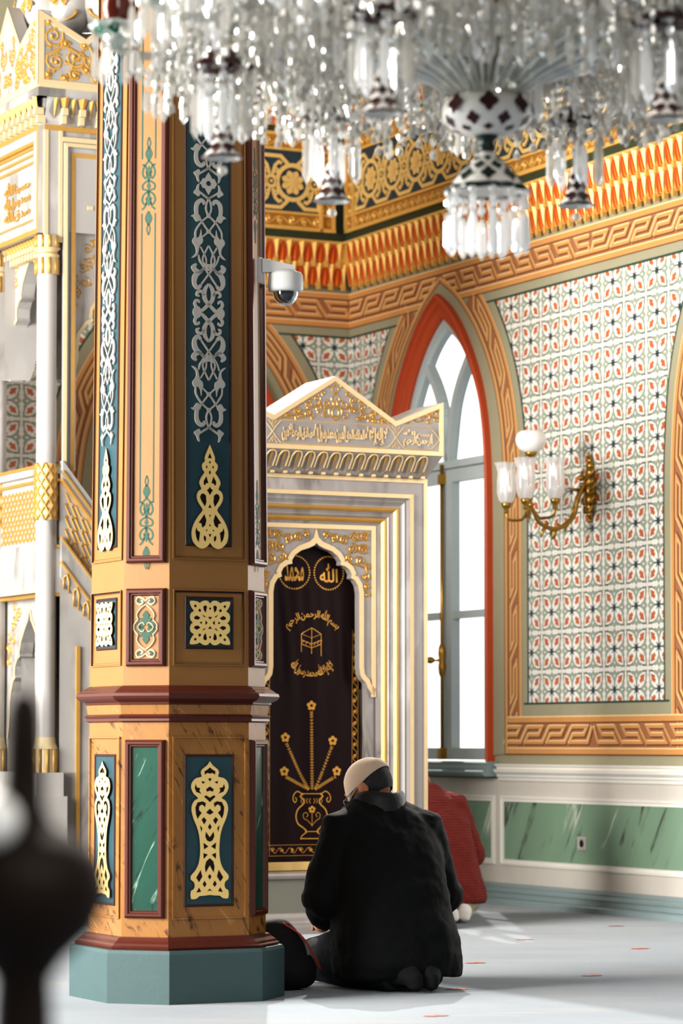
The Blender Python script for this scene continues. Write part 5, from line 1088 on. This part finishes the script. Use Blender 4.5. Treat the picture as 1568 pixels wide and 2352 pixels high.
# curtains of prisms: the ones that show largest are parts, the rest one mass
ALL = []
for r, zb, L, n in ((.84, 2.63, .20, 120), (.79, 2.66, .22, 110), (.74, 2.615, .18, 110), (.68, 2.65, .22, 96), (.62, 2.60, .22, 96), (.57, 2.64, .24, 84), (.52, 2.585, .22, 80), (.46, 2.62, .24, 72), (.41, 2.56, .18, 66), (.86, 2.82, .24, 120), (.78, 2.82, .24, 110), (.70, 2.82, .28, 100), (.56, 2.82, .28, 84), (.42, 2.74, .30, 66), (.34, 2.74, .30, 50), (.26, 2.74, .30, 40), (.78, 3.05, .3, 70), (.60, 3.10, .3, 56)):
    for k in range(n):
        a = 2*pi*(k+.5*rnd.random())/n; rr = r+.02*(rnd.random()-.5); l = L*(.85+.3*rnd.random()); ALL.append((CC+V((cos(a)*rr, sin(a)*rr, zb+L+.012*(rnd.random()-.5)+(l-L)*.3)), l, .0095+.004*rnd.random()))
def vis(e):
    p = e[0]; y = 1704-(p.z-e[1]*.5-EYE)*7013.7/p.y; x = 784+p.x*7013.7/p.y; return (0 if 0 < y < 420 and 0 < x < 1568 else 1, p.y)
ALL.sort(key=vis)
mass = MB()
for i, (p, L, r) in enumerate(ALL):
    if i < 40: mb = MB(); prism(mb, p, L, r); mb.build('prism', [CRY if i % 4 else CRYB], chand)
    elif i % 5 < 3:                                     # strings of small beads ending in a drop
        nb = int(L/.021)
        for j in range(nb): mass.ball(p-UP*(j*.021), .0085 if j % 2 else .0065, 5, 1 if (i+j) % 3 == 0 else 0)
        prism(mass, p-UP*(nb*.021), .055, r*.8, 0)
    else: prism(mass, p, L, r, 0 if i % 4 else 1)
for k in range(150):
    a = rnd.random()*6.283; r = .2+.7*rnd.random()**.6; p = CC+V((cos(a)*r, sin(a)*r, 2.60+.55*rnd.random()+.1*(1-r)))
    mass.ball(p, .008+.010*rnd.random(), 6, 1 if k % 3 else 0) if k % 9 else mass.ball(p, .014, 7, 2+(k//9) % 2)
tag(mass.build('prism_curtain', [CRY, CRYB, EMER, SPOT], chand), kind='stuff')
mb = MB()
for r, z in ((.84, 2.835), (.74, 2.80), (.62, 2.825), (.52, 2.81), (.41, 2.745), (.86, 3.085), (.70, 3.125), (.56, 3.125), (.42, 3.105), (.78, 3.36), (.60, 3.41)): mb.tube([CC+V((cos(2*pi*i/40)*r, sin(2*pi*i/40)*r, z)) for i in range(41)], .006, 6)
mb.lathe(CC, [(.02, 2.6), (.045, 2.7), (.03, 2.85), (.06, 3.0), (.03, 3.2), (.02, 3.5), (.015, 6.2)], 14); mb.build('brass_frame', [CBR], chand)
# ------------------------------------------------------------------ people
def fuse(name, mb, mats, voxel, parent=None, smooth=4, base=None, disp=0.):
    """melt overlapping shapes into one continuous skin"""
    me = bpy.data.meshes.new('melt'); me.from_pydata([tuple(v) for v in mb.v], [], mb.f); me.update(); o = bpy.data.objects.new('melt', me); COL.objects.link(o)
    r = o.modifiers.new('r', 'REMESH'); r.mode = 'VOXEL'; r.voxel_size = voxel; s = o.modifiers.new('s', 'SMOOTH'); s.factor = .5; s.iterations = smooth
    if disp:
        t = bpy.data.textures.new('folds', 'CLOUDS'); t.noise_scale = .09; d = o.modifiers.new('d', 'DISPLACE'); d.texture = t; d.strength = disp; d.mid_level = .5; d.texture_coords = 'GLOBAL'
    dg = bpy.context.evaluated_depsgraph_get(); m2 = bpy.data.meshes.new_from_object(o.evaluated_get(dg)); bpy.data.objects.remove(o); bpy.data.meshes.remove(me)
    off = root_loc(parent) if parent else V(base or (0, 0, 0)); m2.transform(Matrix.Translation(-off)); m2.name = name; m2.materials.clear()
    for m in mats: m2.materials.append(m)
    m2.polygons.foreach_set('use_smooth', [True]*len(m2.polygons)); q = bpy.data.objects.new(name, m2); COL.objects.link(q)
    if parent: q.parent = parent
    else: q.location = off
    return q
SKIN = mat('skin', '#B9805F', .5, var=.08, scale=30); HAIR = mat('grey_black_hair', '#2E2E31', .7, var=.75, scale=160, stretch=(1, 1, .35), bump=.9, bscale=190); BLACKC = mat('black_jacket_cloth', '#06090A', .8, var=.35, scale=9, bump=.25, bscale=220, sheen=.03, spec=.25); JEANS = mat('dark_jeans', '#141A22', .8, var=.4, scale=40, bump=.2, bscale=300); SOCKB = mat('black_sock', '#0A0C0F', .9, var=.3); CAPM = mat('beige_felt_cap', '#CDB9A4', .9, var=.05, bump=.15, bscale=300); METAL = mat('spectacle_metal', '#8C8F92', .25, .9)
BEIGEP = mat('cream_trousers', '#CDC0A6', .85, var=.08); WHITES = mat('white_sock', '#E9E6E1', .9, var=.05); WCAP = mat('white_knit_cap', '#EEEDEA', .9, var=.04)
def knit():
    m = mat('rust_red_knit', '#8A2419', .9, var=.2, scale=30, sheen=.1); nt = m.node_tree; N = nt.nodes; L = nt.links
    tc = N.new('ShaderNodeTexCoord'); w1 = N.new('ShaderNodeTexWave'); w1.inputs['Scale'].default_value = 30; w1.bands_direction = 'DIAGONAL'; w2 = N.new('ShaderNodeTexWave'); w2.inputs['Scale'].default_value = 22; w2.bands_direction = 'Z'; w2.inputs['Distortion'].default_value = 1.5
    mu = N.new('ShaderNodeMath'); mu.operation = 'MULTIPLY'; bp = N.new('ShaderNodeBump'); bp.inputs['Strength'].default_value = .9; bp.inputs['Distance'].default_value = .012
    for w in (w1, w2): L.new(tc.outputs['Object'], w.inputs['Vector'])
    L.new(w1.outputs['Fac'], mu.inputs[0]); L.new(w2.outputs['Fac'], mu.inputs[1]); L.new(mu.outputs[0], bp.inputs['Height']); L.new(bp.outputs[0], N['Principled BSDF'].inputs['Normal']); return m
KNIT = knit()
def kneeler(P, label, top, legs, feet, cap, head_yaw, head_pitch, hunch=0., spect=False, jacket='jacket', hem=.05):
    P = V(P); FW = -NB; T = lambda r, f, z: P+DB*r+FW*f+UP*z
    bend = lambda f, z: (f+hunch*max(0, z-.15)**1.5*1.6, z-hunch*.35*max(0, z-.2))
    B = lambda r, f, z: T(r, *bend(f, z))
    # head axes
    hf = (FW*cos(head_yaw)-DB*sin(head_yaw)); hr = V((hf.y, -hf.x, 0)); F = hf*cos(head_pitch)-UP*sin(head_pitch); U = hr.cross(F); hc = B(-.012, .125, .775)
    H = lambda r, f, u: hc+hr*r+F*f+U*u; ax = (hr, F, U)
    mb = MB(); mb.ball(hc+U*.012, 1, 24, 0, (.075, .095, .088), ax); mb.ball(H(0, .035, -.045), 1, 18, 0, (.058, .062, .075), ax); mb.ball(H(0, .062, -.098), 1, 14, 0, (.030, .028, .026), ax); mb.tube([H(0, .092, .012), H(0, .112, -.026)], [.009, .015], 8); mb.ball(H(0, .108, -.030), .013, 8, 0, (1.3, 1, .8), ax)
    for s in (1, -1):
        mb.ball(H(s*.078, -.005, -.02), 1, 12, 0, (.010, .022, .034), ax); mb.ball(H(s*.033, .078, -.008), 1, 10, 0, (.02, .014, .016), ax); mb.ball(H(s*.04, .062, -.035), 1, 10, 0, (.026, .026, .024), ax)
    mb.ball(H(0, .088, .024), 1, 10, 0, (.052, .016, .012), ax); mb.ball(H(0, .094, -.066), 1, 10, 0, (.028, .012, .010), ax)
    mb.tube([H(0, -.02, -.05), B(0, .095, .70), B(0, .06, .60)], [.050, .048, .055], 14)
    for z, rx, ry, f in ((.60, .16, .09, .06), (.5, .17, .11, .045), (.38, .16, .11, .02), (.25, .17, .13, 0), (.16, .19, .15, -.03)): mb.ball(B(0, f, z), 1, 18, 0, (rx, ry, .11), (DB, FW, UP))
    for s in (1, -1):
        sh, el, wr = B(s*.185, .06, .615), B(s*.265, .07, .36), T(s*.14, .30, .245)
        mb.tube([sh, sh.lerp(el, .5), el, el.lerp(wr, .5), wr], [.05, .046, .04, .037, .028], 12)
        pd = (T(s*.11, .39, .225)-wr).normalized(); sd = (T(s*.2, .33, .24)-wr); sd = (sd-pd*sd.dot(pd)).normalized()*s
        mb.tube([wr, wr+pd*.05, wr+pd*.085], [.027, .036, .036], 12)
        for q, (o, l) in enumerate(((-.030, .068), (-.010, .078), (.010, .074), (.029, .058))):
            k = wr+pd*.085+DB*o; mb.tube([k-pd*.02, k+pd*l*.45+UP*.004, k+pd*l*.8-UP*.006, k+pd*l-UP*.014], [.0095, .009, .0085, .007], 8)
        k = wr+pd*.03-DB*s*.03; mb.tube([k, k+pd*.03-DB*s*.022, k+pd*.062-DB*s*.026], [.012, .0105, .0085], 8)
        hip, kn, an = T(s*.09, -.02, .16), T(s*.145, .40, .085), T(s*.075, -.17, .055)
        mb.tube([hip, hip.lerp(kn, .5), kn], [.095, .085, .062], 14); mb.tube([kn, kn.lerp(an, .45), an], [.052, .046, .024], 12); mb.tube([an, T(s*.078, -.16, .062), T(s*.05, -.21, .064), T(s*.034, -.234, .045)], [.022, .02, .018, .014], 10)
    body = fuse('person', mb, [SKIN], .006, None, 3, P); tag(body, label, 'person')
    # jacket or sweater
    mb = MB(); secs = [(hem, .247, .195, -.03), (.12, .252, .205, -.03), (.22, .243, .195, -.015), (.32, .228, .175, 0), (.42, .222, .165, .015), (.52, .226, .152, .035), (.60, .218, .132, .055), (.655, .188, .115, .07), (.695, .135, .10, .08), (.725, .105, .09, .088), (.74, .09, .082, .09)]
    vs = []; n = 36
    for z, rx, ry, f in secs:
        for j in range(n):
            a = 2*pi*j/n; e = .85; cx, sy = cos(a), sin(a); vs.append(B(rx*abs(cx)**e*(1 if cx > 0 else -1), f+ry*abs(sy)**e*(1 if sy > 0 else -1), z))
    fs = [(i*n+j, i*n+(j+1) % n, (i+1)*n+(j+1) % n, (i+1)*n+j) for i in range(len(secs)-1) for j in range(n)]+[tuple(range(n-1, -1, -1)), tuple(range((len(secs)-1)*n, len(secs)*n))]
    mb.mesh(vs, fs, 0)
    for s in (1, -1):
        sh, el, wr = B(s*.168, .06, .615), B(s*.262, .075, .35), T(s*.15, .285, .25); mb.tube([B(s*.1, .065, .66), sh, sh.lerp(el, .45), el, el.lerp(wr, .5), wr], [.055, .088, .082, .078, .066, .05], 16); mb.ball(el, .08, 12)
    jk = fuse(jacket, mb, [top], .009, body, 5, None, .022)
    mb = MB()
    for s in (1, -1):
        hip, kn, an = T(s*.10, -.02, .15), T(s*.15, .40, .088), T(s*.08, -.16, .06); mb.tube([hip, hip.lerp(kn, .5), kn], [.12, .105, .080], 16); mb.ball(kn, .082, 12); mb.tube([kn, kn.lerp(an, .5), an], [.076, .078, .055], 14)
    mb.ball(T(0, -.05, .125), 1, 20, 0, (.235, .17, .115), (DB, FW, UP)); fuse('trousers', mb, [legs], .009, body, 4, None, .012)
    for s in (1, -1):
        mb = MB(); mb.tube([T(s*.08, -.10, .06), T(s*.078, -.16, .062), T(s*.05, -.215, .066), T(s*.034, -.238, .05), T(s*.03, -.245, .022), T(s*.03, -.238, .014)], [.036, .038, .038, .037, .030, .014], 12); mb.ball(T(s*.036, -.225, .078), .028, 10); fuse('sock', mb, [feet], .007, body, 3)
    # cap and hair
    mb = MB(); pr = [(1.085*cos(t), 1.085*sin(t)) for t in [pi/2*i/10 for i in range(11)]]; vs = []
    tilt = F*-.0
    for c_, s_ in [(1.06, -.10), (1.085, -.08), (1.09, 0.)]+pr[1:]:
        for j in range(32):
            a = 2*pi*j/32; vs.append(hc+U*.012+hr*(.077*c_*cos(a))+F*(.097*c_*sin(a))+U*(.092*s_+.020*(1-s_)*(-sin(a))*.9*(1 if s_ < .5 else .4)))
    mb.mesh(vs, [(i*32+j, i*32+(j+1) % 32, (i+1)*32+(j+1) % 32, (i+1)*32+j) for i in range(12) for j in range(32)], 0, True); mb.build('skull_cap', [cap], body)
    mb = MB(); vs = []
    for i in range(7):
        u = .030-.095*i/6; sh = sqrt(max(.05, 1-(u/.1)**2))
        for j in range(25):
            a = pi*(1.03+.94*j/24); k = 1.03-.03*(i/6)**2; vs.append(hc+U*(.012+u+.0)+hr*(.077*k*sh*cos(a))+F*(.097*k*sh*sin(a)))
    mb.mesh(vs, [(i*25+j, i*25+j+1, (i+1)*25+j+1, (i+1)*25+j) for i in range(6) for j in range(24)], 0, True); mb.build('hair', [HAIR], body)
    if spect:
        mb = MB()
        for s in (1, -1): mb.tube([H(s*.080, -.012, .006), H(s*.082, .03, .004), H(s*.066, .094, .0)], .0022, 6); mb.tube([H(s*.034+.024*cos(t), .106, -.008+.018*sin(t)) for t in [2*pi*i/14 for i in range(15)]], .0018, 5)
        mb.tube([H(-.01, .108, -.005), H(.01, .108, -.005)], .0018, 5); mb.build('spectacles', [METAL], body)
        mb = MB(); n = 28
        rim = []
        for k, (z, rr) in enumerate(((.675, .118), (.705, .108), (.733, .103), (.742, .096), (.73, .090))):
            for j in range(n):
                a = 2*pi*j/n; back = max(0, -sin(a)); rim.append(B(rr*1.02*cos(a), .086+rr*.95*sin(a), z+(.018*back if k else 0)+.006*sin(3*a+k)-(.03*max(0, sin(a)))))
        mb.mesh(rim, [(i*n+j, i*n+(j+1) % n, (i+1)*n+(j+1) % n, (i+1)*n+j) for i in range(4) for j in range(n)], 0, True); mb.build('stand_collar', [mat('collar_cloth', '#15191B', .5, var=.3, bump=.2)], jk)
        mb = MB()
        for j in range(15):
            a = pi*(1.05+.55*j/14); p0 = B(.236*cos(a), -.015+.186*sin(a), .235); p1 = B(.24*cos(a), -.02+.19*sin(a), .195); mb.v += [p0, p1]
        mb.f = [(2*j, 2*j+1, 2*j+3, 2*j+2) for j in range(14)]; mb.m = [0]*14; mb.sm = [True]*14
    return body
kneeler((.195, 11.66, 0), 'man in a black jacket and beige skull cap kneeling beside the pillar, seen from behind', BLACKC, JEANS, SOCKB, CAPM, radians(32), radians(36), .05, True)
kneeler((.495, 16.0, 0), 'man in a rust red knitted sweater and cream trousers kneeling behind the mihrab edge', KNIT, BEIGEP, WHITES, WCAP, 0, radians(40), .14, False, 'sweater', .10)
# ------------------------------------------------------------------ bag, camera, wall lamp, socket, foreground post
mb = MB(); bk = V((-.205, 11.60, 0)); bx = DB; by = -NB
for r, z, a, b, c in ((-.02, .12, .10, .09, .12), (.005, .08, .11, .10, .085), (-.035, .18, .08, .08, .09), (.03, .05, .085, .09, .052), (-.06, .22, .055, .055, .05)): mb.ball(bk+bx*r+UP*z, 1, 18, 0, (a, b, c), (bx, by, UP))
BAGM = mat('black_bag_nylon', '#08090A', .85, var=.3, bump=.2, bscale=150); bag = fuse('backpack', mb, [BAGM], .009, None, 5, bk, .012); tag(bag, 'black backpack with red piping slumped on the carpet behind the pillar base', 'backpack')
mb = MB(); mb.tube(smooth_pts([bk+bx*p[0]+by*p[1]+UP*p[2] for p in ((-.045, -.055, .255), (.015, -.085, .21), (.065, -.09, .14), (.10, -.08, .08))], 6), .004, 6); mb.build('piping', [mat('red_piping', '#A8341F', .6)], bag)
# security camera on the right chamfer of the pillar
CW = mat('camera_white', '#D9D8D6', .45, var=.03); DOME = mat('smoked_dome', '#07090B', .05, spec=.9); CLR = clearmat('clear_dome', '#F5F7FA', .0, .02)
mk = face_frame(1, -1); fr = mk(2.67, (HS(2.67)+.154)/sqrt(2)+.018, False); cx = V((-.207, 11.25, 0)); oz = 2.66
cctv = empty('dome_camera', fr(0, 2.69, 0), 'white dome security camera on a bracket fixed to the pillar', 'security camera')
mb = MB(); mb.box(fr, -.025, .025, 2.63, 2.725, .001, .014); a = fr(0, 2.70, .01); b = V((cx.x, cx.y, 2.69)); d = (b-a).normalized(); sd = d.cross(UP).normalized()
mb.hexa([a+sd*.018-UP*.03, a-sd*.018-UP*.03, a-sd*.018+UP*.022, a+sd*.018+UP*.022], [b+d*.03+sd*.024-UP*.012, b+d*.03-sd*.024-UP*.012, b+d*.03-sd*.024+UP*.012, b+d*.03+sd*.024+UP*.012]); mb.build('bracket', [CW], cctv)
mb = MB(); mb.lathe(cx, [(0, 2.684), (.03, 2.683), (.058, 2.673), (.064, 2.664), (.0655, 2.615), (.063, 2.604), (.052, 2.600), (.047, 2.601), (0, 2.603)], 36); mb.build('housing', [CW], cctv)
mb = MB(); mb.lathe(cx, [(.047*cos(t), 2.601-.052*sin(t)) for t in [pi/2*i/10 for i in range(11)]], 30); mb.build('clear_dome', [CLR], cctv)
mb = MB(); mb.lathe(cx, [(.0425*cos(t), 2.601-.048*sin(t)) for t in [pi/2*i/10 for i in range(11)]], 30); mb.build('lens_ball', [DOME], cctv)
# wall lamp
LB = mat('lamp_brass', '#A8843F', .28, .85, var=.25, scale=40); SHG = clearmat('cut_glass_shade', '#FFFFFF', .25, .55, .05); OPAL = mat('opal_globe', '#F4F3F1', .25, var=.02)
lu = 3.0; lz = 2.33; lamp = empty('wall_lamp', WR(lu, lz, .01), 'brass wall lamp with a white globe and cut glass tulip shades on the tiled wall', 'wall lamp')
mb = MB()
for z, r, sx in ((2.50, .018, 1), (2.47, .026, 1.2), (2.43, .032, 1.2), (2.38, .042, 1.2), (2.33, .046, 1.1), (2.28, .04, 1.1), (2.24, .03, 1), (2.20, .022, 1), (2.165, .014, 1)): mb.ball(WR(lu, z, .02), r, 12, 0, (sx, .8, 1.), (DR, NR, UP))
for s in (1, -1):
    for z0, l in ((2.42, .06), (2.34, .075), (2.27, .06), (2.22, .04)): mb.tube(smooth_pts([WR(lu, z0, .03), WR(lu+s*l*.6, z0-.01, .04), WR(lu+s*l, z0+.02, .03), WR(lu+s*l*.8, z0+.04, .025)], 4), [.010]+[.009]*8+[.007]*3+[.004], 6)
mb.tube([WR(lu, 2.52, .02), WR(lu, 2.545, .03)], [.014, .004], 8); mb.build('backplate', [LB], lamp)
mb = MB(); main = smooth_pts([WR(lu, 2.36, .06), WR(lu, 2.28, .10), WR(lu, 2.18, .13), WR(lu, 2.12, .21), WR(lu, 2.115, .28), WR(lu, 2.15, .35), WR(lu, 2.215, .385)], 6); mb.tube(main, [.016-.006*i/len(main) for i in range(len(main))], 8)
mb.tube([WR(lu, 2.36, .02), WR(lu, 2.36, .08)], .014, 8); mb.ball(WR(lu, 2.40, .075), .018, 8); mb.tube([WR(lu, 2.33, .08), WR(lu, 2.34, .17)], [.012, .003], 6)
for t in (8, 14, 20, 26): p = main[t]; mb.tube([p, p-UP*.03+NR*.02, p-UP*.065+NR*.03], [.013, .010, .002], 6); mb.tube([p, p+UP*.02-NR*.015, p+UP*.035-NR*.005], [.012, .009, .002], 6)
mb.tube([WR(lu, 2.115, .25), WR(lu, 2.08, .25), WR(lu, 2.05, .25)], [.010, .014, .002], 8)
mb.tube([WR(lu, 2.215, .397), WR(lu, 2.50, .397)], .007, 8)
for z, r in ((2.24, .018), (2.28, .012), (2.36, .018), (2.40, .024), (2.43, .016), (2.49, .02)): mb.ball(WR(lu, z, .397), r, 10)
mb.lathe(WR(lu, 0, .397), [(.01, 2.50), (.03, 2.515), (.036, 2.53), (.03, 2.532)], 16); mb.build('main_arm', [LB], lamp)
mb = MB(); mb.lathe(WR(lu, 0, .397), [(.03, 2.53), (.062, 2.545), (.082, 2.575), (.086, 2.60), (.078, 2.63), (.06, 2.648), (.055, 2.648)], 28); mb.build('globe', [OPAL], lamp)
for du, w in ((-.18, .45), (.12, .50), (.20, .36)):
    o = WR(lu+du, 0, w); mb = MB(); c = WR(lu, 2.235, .397); mid = (c+WR(lu+du, 2.235, w))/2-UP*.075
    mb.tube(smooth_pts([c, c.lerp(mid, .6)-UP*.02, mid, WR(lu+du, 2.17, w)+(mid-WR(lu+du, mid.z, w))*.15, WR(lu+du, 2.225, w)], 5), .008, 7); mb.lathe(o, [(.008, 2.20), (.016, 2.21), (.012, 2.225), (.026, 2.24), (.03, 2.258), (.026, 2.262), (.0, 2.25)], 14); ar = mb.build('side_arm', [LB], lamp)
    mb = MB(); mb.lathe(o, [(.024, 2.258), (.040, 2.275), (.050, 2.315), (.050, 2.38), (.045, 2.43), (.047, 2.46), (.058, 2.485)], 32, 0, True, lambda t, q: 1+.05*cos(8*t)+(.10*cos(8*t) if q[1] > 2.45 else 0)); mb.build('tulip_shade', [SHG], ar)
    mb = MB(); mb.lathe(o, [(.012, 2.26), (.013, 2.33), (.006, 2.345), (.0, 2.348)], 12); mb.build('candle_bulb', [OPAL], ar)
# wall socket in the green marble
sk = empty('wall_socket', WR(2.885, .37, .006), 'silver framed wall socket on the green marble panel', 'socket')
mb = MB(); mb.sweep(WR, rect(2.838, 2.932, .332, .408), [(0, .004), (0, .014), (.012, .017), (.016, .012)], 0); mb.face([WR(*p, .0125) for p in rect(2.85, 2.92, .345, .395)], 0); mb.build('cover_plate', [mat('plate_silver', '#C9C6BF', .35, .3)], sk)
mb = MB(); mb.fill(WR, [circ(2.885, .370, .021, 20)], .0135, 0); mb.build('socket_well', [mat('socket_dark', '#1A1A1A', .5)], sk)
# turned post close to the camera, far out of focus
PO = V((-.270, 2.6, 0)); PW = mat('dark_turned_wood', '#1B0F08', .6, var=.35, stretch=(8, 8, 1), spec=.2); post = empty('turned_post', PO, 'dark turned wooden post with a bulbous finial, blurred in the near left corner', 'post')
mb = MB(); mb.lathe(PO, [(.09, 0), (.09, .02), (.06, .04), (.036, .09), (.026, .14), (.030, .4), (.026, .70), (.024, .735), (.036, .752)], 24); mb.build('shaft', [PW], post)
mb = MB(); mb.lathe(PO, [(.036, .752), (.060, .775), (.074, .805), (.069, .834), (.046, .855), (.026, .864), (.019, .88), (.0175, .92), (.016, .962), (.010, .976), (0, .98)], 28); mb.build('finial', [PW], post)
mb = MB(); mb.ball(PO+V((-.022, -.045, .870)), .024, 16, 0); mb.tube([PO+V((-.022, -.045, .87)), PO+V((-.01, 0, .85))], .006, 8); mb.build('white_round', [mat('plain_white', '#F0EFEC', .3)], post, label='out of focus white round shape')  # white ball and stem added for an unidentified blurred white disc
# ------------------------------------------------------------------ camera, light
cam = bpy.data.cameras.new('camera'); cam.sensor_fit = 'HORIZONTAL'; cam.sensor_width = 24.0; cam.lens = 7013.7/1568*24.0
cam.shift_y = (1340.8-1176)/1568; cam.clip_end = 200
cam.dof.use_dof = True; cam.dof.focus_distance = 12.3; cam.dof.aperture_fstop = 3.6
co = bpy.data.objects.new('camera', cam); COL.objects.link(co); co.location = (0, 0, EYE); co.rotation_euler = (pi/2+0.051766, 0, 0)
bpy.context.scene.camera = co
def area(name, loc, target, sx, sy, power, color=(1, 1, 1)):
    l = bpy.data.lights.new(name, 'AREA'); l.shape = 'RECTANGLE'; l.size = sx; l.size_y = sy; l.energy = power; l.color = color
    o = bpy.data.objects.new(name, l); COL.objects.link(o); o.location = loc; o.rotation_euler = (V(target)-V(loc)).to_track_quat('-Z', 'Y').to_euler(); return o
area('window_light_left', (-7.4, 9.0, 3.0), (1.0, 15.0, 1.8), 5.5, 4.5, 1800, (1, .97, .92))
area('window_light_right', WR(6.0, 2.2, .15), WR(5.6, 1.6, 5), 1.1, 2.6, 55, (1, .97, .93))
area('hall_light', (2.5, -1.5, 5.5), (0, 13, 1), 4, 3, 330, (1, .95, .88))
sun = bpy.data.lights.new('sun', 'SUN'); sun.energy = 3.5; sun.angle = radians(.6); sun.color = (1, .95, .86)
so = bpy.data.objects.new('sun', sun); COL.objects.link(so); so.rotation_euler = V((.02, -1, -.80)).to_track_quat('-Z', 'Y').to_euler()
world = bpy.data.worlds.new('world'); bpy.context.scene.world = world; world.use_nodes = True
def sky():
    nt = world.node_tree; N = nt.nodes; L = nt.links; bg = N['Background']; tc = N.new('ShaderNodeTexCoord'); sp = N.new('ShaderNodeSeparateXYZ'); L.new(tc.outputs['Generated'], sp.inputs[0])
    r = N.new('ShaderNodeMapRange'); r.inputs['From Min'].default_value = .45; r.inputs['From Max'].default_value = .75; r.inputs['To Min'].default_value = .22; r.inputs['To Max'].default_value = 1.5; L.new(sp.outputs['Y'], r.inputs['Value'])
    L.new(r.outputs[0], bg.inputs['Strength']); bg.inputs['Color'].default_value = (1.0, .985, .96, 1)
sky()
sc = bpy.context.scene; sc.view_settings.view_transform = 'Standard'; sc.view_settings.look = 'Medium High Contrast'; sc.view_settings.exposure = .12; sc.view_settings.gamma = 1
sc.cycles.max_bounces = 6; sc.cycles.transparent_max_bounces = 20; sc.cycles.use_adaptive_sampling = True; sc.cycles.adaptive_threshold = .035; sc.cycles.sample_clamp_indirect = 6
